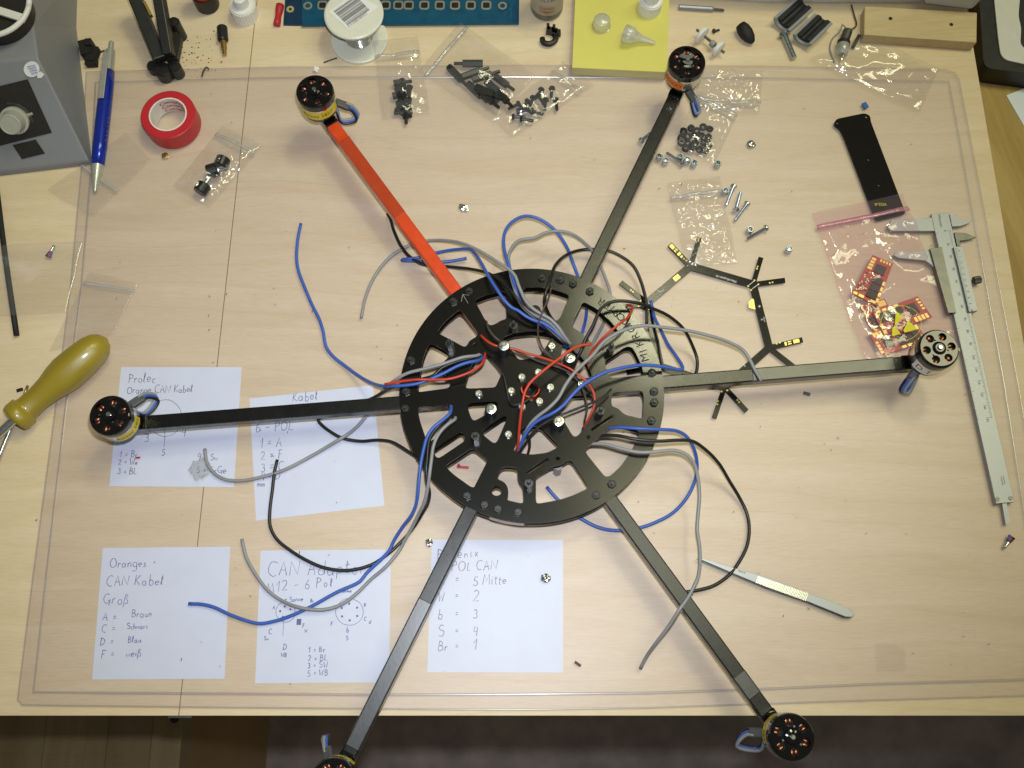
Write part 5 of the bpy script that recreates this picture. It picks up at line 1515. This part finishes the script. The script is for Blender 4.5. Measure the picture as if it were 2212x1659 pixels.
def panel(nm, px, lift, m, parent=st):
    q = [on(u, w, lift) for u, w in px]
    s = (pn if pn.z > 0 else -pn) * .0006
    n = len(q)
    vs = [p + s for p in q] + [p - s * .5 for p in q]
    fs = [tuple(range(n)), tuple(reversed(range(n, 2 * n)))] + [(i, i + n, (i + 1) % n + n, (i + 1) % n) for i in range(n)]
    if (q[1] - q[0]).cross(q[2] - q[1]).dot(s) < 0: fs = [tuple(reversed(x)) for x in fs]
    return build(nm, vs, fs, m, parent)
fp = panel('control_panel', [(-60, 200), (60, 171), (112, 286), (-60, 330)], .0002, M['station_dark'])
panel('name_plate', [(28, 313), (77, 301), (97, 331), (48, 343)], .0002, M['station_dark'])
stk = panel('round_sticker', [(69 + 17 * math.cos(k * .35), 149 + 17 * math.sin(k * .35)) for k in range(18)], .0004, M['label_white'])
panel('sticker_tab', [(80, 158), (88, 154), (96, 161), (90, 168), (82, 168)], .0003, M['label_white'])
mb = MB()
for k in range(4):
    q = [on(60 + k * 3, 145 + k * 5 - 2, .0018), on(78 + k * 2, 139 + k * 5, .0018)]
    s = Vector((0, .0003, 0)); mb.add([q[0] - s, q[1] - s, q[1] + s, q[0] + s], [(0, 1, 2, 3)])
mb.obj('sticker_print', M['ink_blue'], st)
s = pn if pn.z > 0 else -pn
kb = on(34, 258, .001); km = Matrix.Translation(kb) @ basis(s).to_4x4()
v, f = lathe_shape([(.0105, 0), (.0105, .003), (.0088, .0034), (.0078, .0125), (.0070, .0130), (.0066, .0126)], 30, km); build('knob', v, f, M['knob'], st)
vs, fs = box_between(kb + s * .002 + Vector((.009, .004, 0)), kb + s * .002 + Vector((.0135, .006, .0)), .002, .003); build('knob_pointer', vs, fs, M['knob'], st)
mb = MB()
arcp = [on(20 + 52 * math.cos(math.radians(a)), 272 + 50 * math.sin(math.radians(a)), .0012) for a in range(-95, -10, 6)]
vs, fs = [], []
for i, p in enumerate(arcp):
    c = on(20, 272, .0012); dd = (p - c).normalized()
    vs += [p + dd * .0010, p - dd * .0010]
for i in range(len(arcp) - 1): fs.append((2 * i, 2 * i + 1, 2 * i + 3, 2 * i + 2))
mb.add(vs, fs); mb.obj('temperature_arc', M['dark_steel'], st)
# iron rest: white rim ring around a dark well, with one spoke
rc = P(-14, 12, .082)
circ_pts = [rc + Vector((.0262 * math.cos(k * math.pi / 24), .0262 * math.sin(k * math.pi / 24), 0)) for k in range(49)]
v, f = tube_shape(circ_pts, .0020, 10); build('holder_ring', v, f, M['white_plastic'], st, smooth=True)
v, f = lathe_shape([(.0245, 0), (.0245, .0095)], 40, upright((rc.x, rc.y, .0675))); build('holder_well', v, f, M['station_dark'], st)
v, f = box_between(Vector((rc.x - .01, rc.y + .002, .0795)), Vector((rc.x + .024, rc.y - .010, .0795)), .006, .002); build('holder_spoke', v, f, M['white_plastic'], st)

# ------------------------------------------------------------------ things along the back edge of the bench
o = MB()
for (x, y), w, l, h, a in ((t00(760, 450), .0085, .0135, .008, .3), (t00(815, 500), .008, .0140, .007, -.2), (t00(800, 420), .005, .006, .010, .1), (t00(805, 560), .009, .006, .006, .05)):
    p = P(x, y, 0); vs, fs = box_shape(upright(p, a), w, l, h); o.add(vs, fs)
pp = [P(*t00(840, 470), .008), P(*t00(880, 445), .0085), P(*t00(905, 436), .008)]
v, f = tube_shape(pp, .0007, 8); o.add(v, f)
setp(o.obj('cable_clip', M['black_rubber'], None, bevel=.0006), 'small black plastic cable clip between the grey station and the pen', 'clip')

hh = empty('clamp_arm', P(340, 80, 0), 'black jointed clamp arm reaching in at the top left', 'clamp')
v, f = box_between(P(282, -30, .034), P(348, 130, .016), .0105, .012); build('lower_bar', v, f, M['black_plastic'], hh, bevel=.001)
v, f = box_between(P(340, -30, .040), P(366, 120, .020), .0080, .014); build('upper_bar', v, f, M['black_plastic'], hh, bevel=.001)
v, f = poly_shape(W2([t00(1440, 230), t00(1500, 240), t00(1565, 320), t00(1530, 500), t00(1440, 520)], .014), .008, .014); build('side_plate', v, f, M['dark_steel'] if False else M['station_dark'], hh)
for x, y, r, z in ((1495, 178, .0048, .022), (1500, 560, .0052, .014), (1400, 590, .0068, .012), (1310, 555, .0048, .010)):
    p = P(*t00(x, y), z); v, f = lathe_shape([(.0002, -z + .0002), (r, -z + .0004), (r, -.002), (r * .8, -.0004), (.0003, 0)], 18, upright(p)); build('joint_knob', v, f, M['black_plastic'], hh, smooth=False)
v, f = box_between(P(*t00(1250, 20), .034), P(*t00(1310, 140), .030), .0020, .006); build('spring_rod', v, f, M['brass'], hh)

cap = empty('red_bottle', P(447, 10, 0), 'red bottle with a black foot cut off by the top edge', 'bottle')
p = P(447, 20, 0)
v, f = lathe_shape([(.0090, 0), (.0098, .0015), (.0098, .016)], 28, upright(P(450, 12, 0))); build('black_foot', v, f, M['black_plastic'], cap)
v, f = lathe_shape([(.0086, .016), (.0086, .035), (.0080, .037)], 28, upright(P(450, 12, 0))); build('red_body', v, f, M['red_cap'], cap)
def ribbed(name, px, r, h, top_r, top_h, lab, m='white_plastic'):
    c = P(px[0], px[1], 0)
    t = empty(name, (c.x, c.y, 0), lab, 'bottle cap')
    vs, fs = [], []
    n = 56
    for k in range(n):
        a = 2 * math.pi * k / n; rr = r * (1 if k % 2 else .955)
        for z in (0, h): vs.append(Vector((c.x + rr * math.cos(a), c.y + rr * math.sin(a), z)))
    for k in range(n):
        j = (k + 1) % n; fs.append((2 * k, 2 * j, 2 * j + 1, 2 * k + 1))
    fs += [tuple(2 * k for k in reversed(range(n))), tuple(2 * k + 1 for k in range(n))]
    build('ribbed_skirt', vs, fs, M[m], t)
    v, f = lathe_shape([(r * .93, h), (r * .9, h + .0012), (top_r, h + .0016), (top_r * .9, h + top_h), (top_r * .7, h + top_h + .001)], 28, upright((c.x, c.y, 0))); build('nozzle', v, f, M[m], t, smooth=False)
    return t
ribbed('ribbed_cap', (532, 34), .0108, .013, .0062, .010, 'white ribbed bottle cap at the top edge, left of the red sleeve')
# black-headed brass bit
bt = empty('soldering_bit', P(480, 85, 0), 'short brass bit with a black ribbed head near the top', 'bit')
a, b = P(*t00(1918, 230), .0045), P(*t00(1928, 355), .0042); c = P(*t00(1942, 472), .003)
v, f = lathe_shape([(.0036, 0), (.0044, .001), (.0044, (b - a).length - .001), (.0036, (b - a).length)], 16, frame(a, b)); build('head', v, f, M['black_plastic'], bt)
v, f = lathe_shape([(.0025, 0), (.0025, (c - b).length * .6), (.0018, (c - b).length * .62), (.0018, (c - b).length)], 14, frame(b, c)); build('stem', v, f, M['brass'], bt)
# red sleeve
a, b = P(*t10(208, 45), .0030), P(*t10(180, 215), .0030)
vs, fs = tube_shape([a + (b - a) * k / 6 for k in range(7)], [.0034, .0034, .0030, .0026, .0027, .0030, .0030], 14)
setp(build('crimp_sleeve', vs, fs, M['tape_red'], None, smooth=True), 'red plastic crimp sleeve left of the blue boards', 'sleeve')

# blue-green circuit boards
pc1 = empty('small_board', P(640, 20, 0), 'dark blue circuit board left of the solder spool', 'circuit board')
slab('board', [(618, -30), (660, -30), (656, 54), (612, 53)], 0, .0016, M['pcb_teal2'], pc1)
for u, w in ((627, 20),):
    p = P(u, w, .0016); v, f = poly_shape(circle(p, .0032, 20), .0012, .0018, [circle(p, .0014, 12)]); build('pad_ring', v, f, M['gold'], pc1)
pc2 = empty('long_board', P(880, 20, 0), 'long teal circuit board with a row of tinned slots behind the solder spool', 'circuit board')
slab('board', [(652, -30), (1122, -30), (1121, 51), (652, 55.5)], 0.0018, .0034, M['pcb_teal'], pc2)
zb = .0034
for x in (575, 700, 1120, 1230, 1320, 1455, 1588, 1720, 1855, 1990):
    u, w = t10(x, 45); p = P(u, w, zb)
    o1 = round_poly([(p.x - .0042, p.y - .0044), (p.x + .0042, p.y - .0044), (p.x + .0042, p.y + .0044), (p.x - .0042, p.y + .0044)], .0028, 4)
    o2 = round_poly([(p.x - .0028, p.y - .0028), (p.x + .0028, p.y - .0028), (p.x + .0028, p.y + .0026), (p.x - .0028, p.y + .0026)], .0012, 3)
    v, f = poly_shape(o1, zb - .0008, zb + .0002, [o2]); sl = build('slot_pad', v, f, M['tin'], pc2)
    v, f = poly_shape(o2, zb, zb + .00012); build('slot_floor', v, f, M['black_plastic'], sl)
for x in (448, 2130):
    p = P(*t10(x, 50), zb); v, f = poly_shape(circle(p, .0038, 22), zb - .0008, zb + .0002, [circle(p, .0022, 14)]); build('mounting_ring', v, f, M['tin'], pc2)
mb = MB()
for k in range(9):
    ribbon(mb, [t10(1110 + k * 3, 115 + k * 9), t10(1400, 115 + k * 9), t10(1500 + k * 20, 118 + k * 8), (1085, 27 + k * 2.2), (1108, 20 - k * 2)], zb + .0001, .0002)
for k in range(16): ribbon(mb, [(1102, 5 + k * 2.4), (1107, 4 + k * 2.4)], zb + .0001, .0004)
mb.obj('traces', mat('trace_blue', '#1d6480', .35), pc2)

# solder spool with barcode
spc = P(782, 92, 0)
sp = empty('solder_spool', (spc.x, spc.y, 0), 'nearly empty white solder spool with a barcode sticker', 'solder spool')
c0 = P(776, 82, .003)
c1 = P(764, 29, .031)
mlow = upright((c0.x, c0.y, 0))
v, f = lathe_shape([(.0225, 0), (.0236, .0006), (.0236, .0024), (.0225, .003), (.0090, .003)], 48, mlow); build('lower_flange', v, f, M['milky'], sp)
v, f = lathe_shape([(.0100, .003), (.0100, .0285)], 36, mlow); build('hub', v, f, M['white_plastic'], sp)
pts = []
for k in range(0, 24 * 9):
    a = 2 * math.pi * k / 24
    pts.append(Vector((c0.x + (.0112) * math.cos(a), c0.y + .0112 * math.sin(a), .0042 + .0014 * k / 24)))
v, f = tube_shape(pts, .0006, 6); build('solder_wire', v, f, M['solder'], sp, smooth=True)
mup = upright((c0.x, c0.y, .0285)) @ Matrix.Rotation(.0, 4, 'X')
ofs = c1 - Vector((c0.x, c0.y, .031))
mup = Matrix.Translation((ofs.x, ofs.y, 0)) @ mup
v, f = lathe_shape([(.0225, 0), (.0238, .0006), (.0238, .0022), (.0226, .003), (.0, .003)], 48, mup, False); uf = build('upper_flange', v, f, M['milky'], sp)
zt = .0315 + .0002
la = [t10(630, 105), t10(850, -60), t10(1060, 60), t10(795, 250)]
v, f = poly_shape([tuple(P(*p, zt)[:2]) for p in la], zt, zt + .0002); lab = build('barcode_sticker', v, f, M['label_white'], sp)
mb = MB()
A, Bp, Dp = Vector(t10(668, 95)), Vector(t10(860, -40)), Vector(t10(795, 225))
rnd = random.Random(3)
t = 0.0
while t < .97:
    w = rnd.choice((.010, .018, .03))
    a = A + (Dp - A) * t; b = a + (Bp - A); c = A + (Dp - A) * (t + w); e = c + (Bp - A)
    mb.add([P(*a, zt + .0003), P(*c, zt + .0003), P(*e, zt + .0003), P(*b, zt + .0003)], [(0, 1, 2, 3)])
    t += w + rnd.choice((.012, .02, .03))
text_on(mb, '4 013288 085412', *t10(800, 240), 5, -36, zt + .0003)
mb.obj('barcode', M['ink_dark'], lab)

# spray can
cn = empty('spray_can', P(1182, 20, 0), 'white and red spray can cut off by the top edge', 'can')
p = P(1181, 18, 0)
v, f = lathe_shape([(.0120, 0), (.0132, .001), (.0136, .003), (.0136, .008)], 40, upright(p)); build('can_foot', v, f, M['can_dark'], cn)
v, f = lathe_shape([(.0136, .008), (.0136, .06), (.010, .066)], 40, upright(p)); cb = build('can_body', v, f, M['can_white'], cn)
for pl in cb.data.polygons: pl.use_smooth = len(pl.vertices) == 4
def can_text(s, size, z, m, mid=-92):
    vs, fs = text_shape(s, size); w = max(q.x for q in vs)
    mb = MB(); out = []
    for q in vs:
        a = math.radians(mid) + (q.x - w / 2) / .0138
        out.append(Vector((p.x + .01372 * math.cos(a), p.y + .01372 * math.sin(a), z + q.y)))
    mb.add(out, fs); mb.obj('can_print', M[m], cn)
can_text('TOOLCRAFT', .0050, .0250, 'ink_dark'); can_text('Contact', .0040, .0160, 'red_print'); can_text('Cleaner', .0040, .0115, 'red_print')
v, f = lathe_shape([(.0026, 0), (.0026, .0003)], 16, frame(Vector((p.x - .001, p.y - .01365, .0335)), Vector((p.x - .001, p.y - .0142, .0335)))); build('red_roundel', v, f, M['red_cap'], cn)

# black snap clip
cl = MB()
cpts = [P(u, w, .003) for u, w in (t20(262, 330), t20(270, 365), t20(320, 380), t20(372, 350), t20(378, 300), t20(350, 262), t20(300, 262))]
v, f = tube_shape(smooth_path(cpts, .0012), .0024, 8); cl.add(v, f)
for (x0, y0), (x1, y1), w in (((310, 215), (318, 270), .0022), ((365, 225), (350, 275), .0022), ((345, 290), (420, 285), .0042), ((300, 262), (390, 280), .005)):
    v, f = box_between(P(*t20(x0, y0), .0032), P(*t20(x1, y1), .0032), w, .005); cl.add(v, f)
setp(cl.obj('snap_clip', M['black_plastic'], None), 'small black C shaped snap clip below the spray can', 'clip')

# yellow sticky note pad with clear caps on it
pad_ = empty('note_pad', P(1340, 80, 0), 'thick yellow sticky note pad at the top of the mat', 'note pad')
zpad = .0125
pq = [(1244, -40), (1447, -40), (1440.5, 156), (1236, 146)]
slab('sheets', pq, ZM, zpad - .0003, M['pad_edge'], pad_)
slab('top_sheet', pq, zpad - .00028, zpad, M['yellow_note'], pad_)
cc_ = P(1299, 56, zpad)
ccap = empty('plastic_cup', (cc_.x, cc_.y, zpad), 'round clear plastic cap on the yellow pad', 'cap')
v, f = lathe_shape([(.0070, 0), (.0072, .0004), (.0068, .0075), (.0060, .0085), (.0, .0088)], 30, upright((cc_.x, cc_.y, zpad + .0002)), False); build('cup', v, f, M['clear_hard'], ccap, smooth=True)
v, f = lathe_shape([(.0072, 0), (.0077, .0002), (.0077, .0010), (.0072, .0012)], 30, upright((cc_.x, cc_.y, zpad + .0002)), False); build('lip', v, f, M['zip_clear'], ccap)
a, b = P(*t20(1030, 305), zpad + .0072), P(*t20(1240, 370), zpad + .002)
nz = empty('clear_nozzle', (a.x, a.y, zpad), 'clear plastic dosing nozzle lying on the yellow pad', 'nozzle')
ln = (b - a).length
v, f = lathe_shape([(.0062, -.006), (.0070, -.005), (.0070, .001), (.0060, .002), (.0030, .008), (.0016, ln * .9), (.0010, ln)], 24, frame(a, b), False); build('cone', v, f, M['clear_hard'], nz, smooth=True)
v, f = lathe_shape([(.0071, -.006), (.0075, -.0055), (.0075, -.004), (.0071, -.0035)], 24, frame(a, b), False); build('collar', v, f, M['zip_clear'], nz)
t = ribbed('glue_bottle', (1398, 40), .0098, .011, .0066, .018, 'white ribbed glue bottle top standing on the yellow pad')
for ch in t.children: ch.location.z += zpad
t.location.z = zpad
for ch in t.children: ch.matrix_parent_inverse = Matrix.Translation(t.location).inverted()

# small parts right of the pad
a, b, c = P(*t20(1440, 60), .0022), P(*t20(1750, 80), .0022), P(*t20(1830, 88), .0018)
db = empty('drill_bit', (a.x, a.y, 0), 'short steel drill bit at the top edge', 'drill bit')
v, f = lathe_shape([(.0018, 0), (.0021, .0006), (.0021, (b - a).length - .002), (.0013, (b - a).length)], 16, frame(a, b)); build('shank', v, f, M['satin'], db)
tw_pts = []
mb = MB()
nL = (c - b).length
for s_ in (0, math.pi):
    pts = [b + (c - b) * k / 20 + (Vector((0, 1, 0)) * math.cos(k * .8 + s_) + Vector((0, 0, 1)) * math.sin(k * .8 + s_)) * .0006 for k in range(21)]
    v, f = tube_shape(pts, .00065, 6); mb.add(v, f)
mb.obj('flutes', M['dark_steel'], db, True)
wa = empty('wheel_axle', P(1530, 85, 0), 'two white plastic wheels on a short axle behind the upper right motor', 'axle')
ends = [P(*t20(1595, 255), .0072), P(*t20(1835, 455), .0066)]
dd = (ends[1] - ends[0]).normalized()
v, f = lathe_shape([(.0011, 0), (.0011, (ends[1] - ends[0]).length)], 12, frame(ends[0], ends[1])); build('axle', v, f, M['dark_steel'], wa)
for (x, y), r, w in ((t20(1640, 300), .0075, .0026), (t20(1785, 420), .0070, .0026)):
    p = P(x, y, r + .0002); v, f = lathe_shape([(.002, -w), (r * .9, -w * .6), (r, 0), (r * .9, w * .6), (.002, w)], 28, frame(p, p + dd)); build('wheel', v, f, M['white_plastic'], wa, smooth=False)
p = P(*t20(1735, 380), .0066); v, f = lathe_shape([(.0028, -.002), (.0028, .002)], 16, frame(p, p + dd)); build('bush', v, f, M['ferrite_case'], wa)
ts = MB()
v, f = lathe_shape([(.0016, 0), (.0020, .0008), (.0020, .0016), (.0009, .0018), (.0009, .0060)], 12, frame(P(*t20(1735, 270), .0020), P(*t20(1795, 258), .0014))); ts.add(v, f)
setp(ts.obj('tiny_screw', M['black_plastic'], None), 'tiny black screw beside the white wheels', 'screw')
a, b = P(*t20(1990, 240), .0060), P(*t20(2080, 365), .0040)
v, f = lathe_shape([(.0012, -.0035), (.0042, -.003), (.0056, .001), (.0058, .006), (.0046, .011), (.0022, .0150), (.0006, .0158)], 20, frame(a, b))
setp(build('rubber_cone', v, f, M['black_rubber'], None, smooth=True), 'black rubber cone near the top edge', 'cone')

# split ferrite
fe = empty('ferrite_clamp', P(1735, 50, 0), 'opened ferrite clamp with two grey half shells', 'ferrite clamp')
for q in ([t30(75, 150), t30(260, -20), t30(390, 80), t30(190, 255)], [t30(235, 290), t30(420, 125), t30(550, 195), t30(380, 375)]):
    A_, B_, C_, D_ = [P(u, w, .0085) for u, w in q]
    ax = ((B_ - A_) + (C_ - D_)) / 2; L_ = ax.length; ax.normalize(); sd_ = ((D_ - A_) + (C_ - B_)) / 2; W_ = sd_.length; sd_.normalize()
    o_ = (A_ + D_) / 2
    def half(ro, ri, z0, l0, l1, nm, m):
        vs, fs = [], []
        n = 14
        for l in (l0, l1):
            for r in (ro, ri):
                for k in range(n + 1):
                    aa = math.pi * k / n
                    vs.append(o_ + ax * l + sd_ * (-r * math.cos(aa)) + Vector((0, 0, z0 - o_.z - r * .75 * math.sin(aa) + ro * .0)))
        m1 = n + 1
        def id_(l, r, k): return (l * 2 + r) * m1 + k
        for k in range(n):
            fs += [(id_(0, 0, k), id_(1, 0, k), id_(1, 0, k + 1), id_(0, 0, k + 1)), (id_(0, 1, k), id_(0, 1, k + 1), id_(1, 1, k + 1), id_(1, 1, k))]
            for l in (0, 1): fs.append((id_(l, 0, k), id_(l, 0, k + 1), id_(l, 1, k + 1), id_(l, 1, k)))
        for k in (0, n): fs.append((id_(0, 0, k), id_(0, 1, k), id_(1, 1, k), id_(1, 0, k)))
        return build(nm, vs, fs, M[m], fe)
    half(W_ / 2 + .0012, W_ / 2 - .0012, .0098, -.0022, L_ * .96, 'shell', 'ferrite_case')
    half(W_ / 2 - .0014, W_ / 2 - .0050, .0092, .0004, L_, 'core', 'ferrite')
bolt_a, bolt_b = P(*t30(140, 300), .0036), P(*t30(225, 500), .0030)
zb_ = empty('machine_bolt', (bolt_a.x, bolt_a.y, 0), 'larger zinc bolt below the ferrite clamp', 'bolt')
v, f = lathe_shape([(.0030, -.002), (.0046, -.001), (.0046, .001), (.0026, .0012)], 18, frame(bolt_a, bolt_b)); build('head', v, f, M['zinc'], zb_)
ln = (bolt_b - bolt_a).length; prof = [(.0025, .001)]; k = .002
while k < ln: prof += [(.0025, k), (.0021, k + .0005), (.0025, k + .001)]; k += .001
v, f = lathe_shape(prof, 12, frame(bolt_a, bolt_b)); build('thread', v, f, M['zinc'], zb_)
# plug with a clear shell and a thin lead
pl = empty('audio_plug', P(1830, 85, 0), 'metal plug with a clear shell and thin lead near the top right', 'plug')
a, b, c = P(*t30(690, 265), .0052), P(*t30(655, 360), .0052), P(*t30(645, 440), .0052)
v, f = lathe_shape([(.0036, 0), (.0040, .001), (.0040, (b - a).length)], 20, frame(a, b)); build('sleeve', v, f, M['dark_steel'], pl)
v, f = lathe_shape([(.0052, 0), (.0052, .003), (.0050, .0031)], 20, frame(b, c)); build('black_ring', v, f, M['black_plastic'], pl)
v, f = lathe_shape([(.0050, .003), (.0052, .006), (.0044, .012), (.0030, .013)], 20, frame(b, c), False); build('clear_shell', v, f, M['clear_hard'], pl, smooth=True)
v, f = lathe_shape([(.0010, .002), (.0010, .0165), (.0006, .018)], 10, frame(b, c)); build('pin', v, f, M['steel'], pl)
v, f = box_between(P(*t30(785, 310), .003), P(*t30(735, 405), .003), .0028, .004); build('side_tab', v, f, M['black_plastic'], pl)
tube('lead', [P(*t30(690, 265), .0055), P(*t30(640, 210), .005), P(*t30(630, 260), .003), P(*t30(560, 330), .0015), P(*t30(535, 420), .0012), P(*t30(575, 540), .0012)], .0006, M['wire_grey'], pl, 6)
tube('lead', [P(*t30(720, 40), .0015), P(*t30(745, 130), .0015), P(*t30(765, 220), .002), P(*t30(705, 262), .004)], .0006, M['wire_brown'], pl, 6)

# wooden batten
bat = empty('wooden_batten', P(1990, 55, 0), 'pale wooden batten with two screw holes in the upper right', 'batten')
b4 = [(1868, 13), (2111, 27), (2110, 92), (1866.5, 75)]
slab('board', b4, 0, .0105, M['batten'], bat, bevel=.0008)
for u, w in ((1923.5, 40), (2055, 53)):
    p = P(u, w, .0105); v, f = lathe_shape([(.0016, 0), (.0016, .0002)], 14, upright((p.x, p.y, .0104))); build('screw_hole', v, f, M['gap'], bat)
p = P(1951.5, 84, .002); v, f = lathe_shape([(.0013, 0), (.0016, .0012), (.0010, .0022)], 10, upright((p.x, p.y, 0)))
setp(build('black_pin', v, f, M['black_plastic'], None), 'tiny black pin at the front of the wooden batten', 'pin')
# pale equipment housing along the back edge
eq = empty('equipment_housing', P(1800, -20, 0), 'pale grey equipment housing along the top edge at right', 'housing')
slab('housing', [(1440, -6), (1660, 7), (1990, 8), (1990, -70), (1440, -70)], .0005, .050, M['device_white'], eq, ref=.0005, bevel=.002)
slab('end_block', [(1995, 8), (2100, 20), (2118, 0), (2130, -70), (1995, -70)], .0115, .040, M['device_white'], eq, ref=.0115, bevel=.002)
p = P(2100, 20, .0108)
# black device and paper on the lower bench
zs_ = -.030
dv = empty('black_device', P(2180, 60, zs_), 'black device with a pale rounded panel in the top right corner', 'device')
slab('body', [(2112, -40), (2117, 30), (2124, 135), (2136, 148), (2290, 168), (2300, -40)], zs_, zs_ + .020, M['black_plastic'], dv, rnd=.006, bevel=.002)
slab('pale_panel', [(2145, -40), (2149, 10), (2156.5, 82), (2161.5, 117), (2172, 129), (2240, 144), (2222, 112), (2204, 96), (2206, 60), (2200, 35), (2206, -40)], zs_ + .0201, zs_ + .0215, M['can_white'], dv, rnd=.004)
o = slab('paper_sheet', [(2174, 206), (2222, 187), (2290, 330), (2240, 320)], zs_, zs_ + .0008, M['paper']); setp(o, 'white sheet of paper at the right edge on the lower bench', 'paper')

# ------------------------------------------------------------------ crumbs and offcuts
def blob(name, px, r, m, lab, z=ZM, seed=0, flat=.5, cat='scrap', stretch=1.0, ang=0.0):
    c = P(px[0], px[1], z)
    bm = bmesh.new(); bmesh.ops.create_icosphere(bm, subdivisions=3, radius=1.0)
    vs = []
    for q in bm.verts:
        n_ = 1 + .45 * noise.noise(q.co * 1.7 + Vector((seed, 0, 0))) + .25 * noise.noise(q.co * 4 + Vector((0, seed, 0)))
        p = Vector((q.co.x * r * n_ * stretch, q.co.y * r * n_, max(-.2, q.co.z * flat * n_) * r))
        p.rotate(Matrix.Rotation(ang, 3, 'Z'))
        vs.append(Vector((c.x, c.y, z + r * .2)) + p)
    fs = [tuple(v.index for v in f_.verts) for f_ in bm.faces]
    bm.free()
    return setp(build(name, vs, fs, M[m], None, smooth=False), lab, cat, None)
blob('solder_splash', (1001, 449), .0024, 'solder', 'shiny solder splash between the red and upper right arms', seed=1, stretch=1.7, ang=-.4)
blob('solder_splash', (1623, 312), .0030, 'solder', 'shiny solder splash right of the nut bag', seed=2)
blob('solder_splash', (927, 1172), .0026, 'solder', 'shiny solder splash at the corner of the lower middle note', seed=3)
blob('solder_splash', (1179, 1249), .0030, 'solder', 'shiny solder splash on the lower middle note', seed=4)
blob('white_bead', (683, 150), .0022, 'white_plastic', 'small white bead behind the red arm motor', seed=5, flat=.9)
blob('glue_blob', (433, 1012), .0075, 'glue', 'clear dried glue blob on the upper left note', seed=6, flat=.18)
blob('glue_crumb', (357, 336), .0024, 'brass', 'small yellowish resin crumb below the red tape roll', seed=7, flat=.3)
o = box('blue_offcut', upright(P(1868, 229, ZM), .4), .0040, .0052, .0016, M['blue_chip'], None, .0003); setp(o, 'small blue offcut above the black carrier plate', 'offcut')
o = box('tubing_offcut', upright(P(1742, 851, ZM), -.3), .0052, .0022, .0016, M['shrink'], None, .0003); setp(o, 'small grey tubing offcut below the right arm', 'offcut')
o = box('wood_chip', upright(P(1248, 1434, ZM), -.6), .0050, .0018, .0010, M['brown_bit'], None, .0003); setp(o, 'small brown chip right of the lower middle note', 'chip')
def clipping(px, lab, ang):
    c = P(px[0], px[1], ZM); t = empty('wire_clipping', (c.x, c.y, ZM), lab, 'wire clipping')
    m = upright(c, ang)
    for k, (mm, y) in enumerate((('wire_blue', .0018), ('wire_red', 0), ('wire_black', -.0018))):
        tube('strand', [m @ Vector((.0005, y * .4, .0012)), m @ Vector((.0052, y, .0013))], .0009, M[mm], t, 8)
    tube('tinned_end', [m @ Vector((-.0050, 0, .0008)), m @ Vector((-.002, 0, .0012)), m @ Vector((.001, 0, .0013))], .0012, M['solder'], t, 8)
clipping((2176, 1172), 'three colour wire clipping at the right edge below the caliper', .9)
clipping((112, 544), 'three colour wire clipping on the bag at the left edge', -1.9)
mb = MB()
for a, b in ((t12(1735, 715), t12(1838, 722)), (t12(1748, 690), t12(1760, 716))):
    v, f = box_between(P(*a, ZM + .0007), P(*b, ZM + .0007), .0016, .0012); mb.add(v, f)
setp(mb.obj('red_offcut', M['tape_red'], None), 'small red L shaped offcut seen through the frame', 'offcut')
o = box('red_sliver', upright(P(298, 988.5, ZM), .05), .0034, .0012, .0004, M['tape_red']); setp(o, 'tiny red sliver on the upper left note', 'sliver')
st_ = slab('clear_sticker', [t33(928, 572), t33(1100, 575), t33(1195, 640), t33(1198, 820), t33(945, 818)], ZM - .0001, ZM + .0002, M['sticker_clear'], None, rnd=.001); setp(st_, 'small clear square sticker with a cut corner at the lower right', 'sticker')
setp(tube('twig', [P(*t10(585, 540), .001), P(*t10(640, 520), .0012), P(*t10(700, 500), .001)], .0005, M['black_plastic'], None, 6), 'short dark thread beside the solder spool', 'thread')
setp(tube('wire_snip', [P(*t00(1745, 660), ZM), P(*t00(1760, 610), .0035), P(*t00(1785, 580), .003), P(*t00(1805, 600), .0025)], .0007, M['wire_brown'], None, 6), 'curled wire snip on the upper left mat border', 'wire snip')
rnd = random.Random(21)
mb = MB()
for k in range(70):
    u, w = rnd.gauss(425, 32), rnd.gauss(118, 22)
    q = P(u, w, 0); r = rnd.uniform(.0002, .0006)
    v, f = box_shape(upright((q.x, q.y, 0), rnd.uniform(0, 3)), r * 2, r, r); mb.add(v, f)
for k in range(150):
    u, w = rnd.uniform(230, 2150), rnd.uniform(190, 1480)
    q = P(u, w, ZM - .0002); r = rnd.uniform(.00012, .00045)
    v, f = box_shape(upright((q.x, q.y, ZM - .0002), rnd.uniform(0, 3)), r * rnd.uniform(2, 5), r, r); mb.add(v, f)
setp(mb.obj('dust_crumbs', M['brown_bit'], None), 'dark crumbs and dust scattered over the bench', 'dust', None, 'stuff')
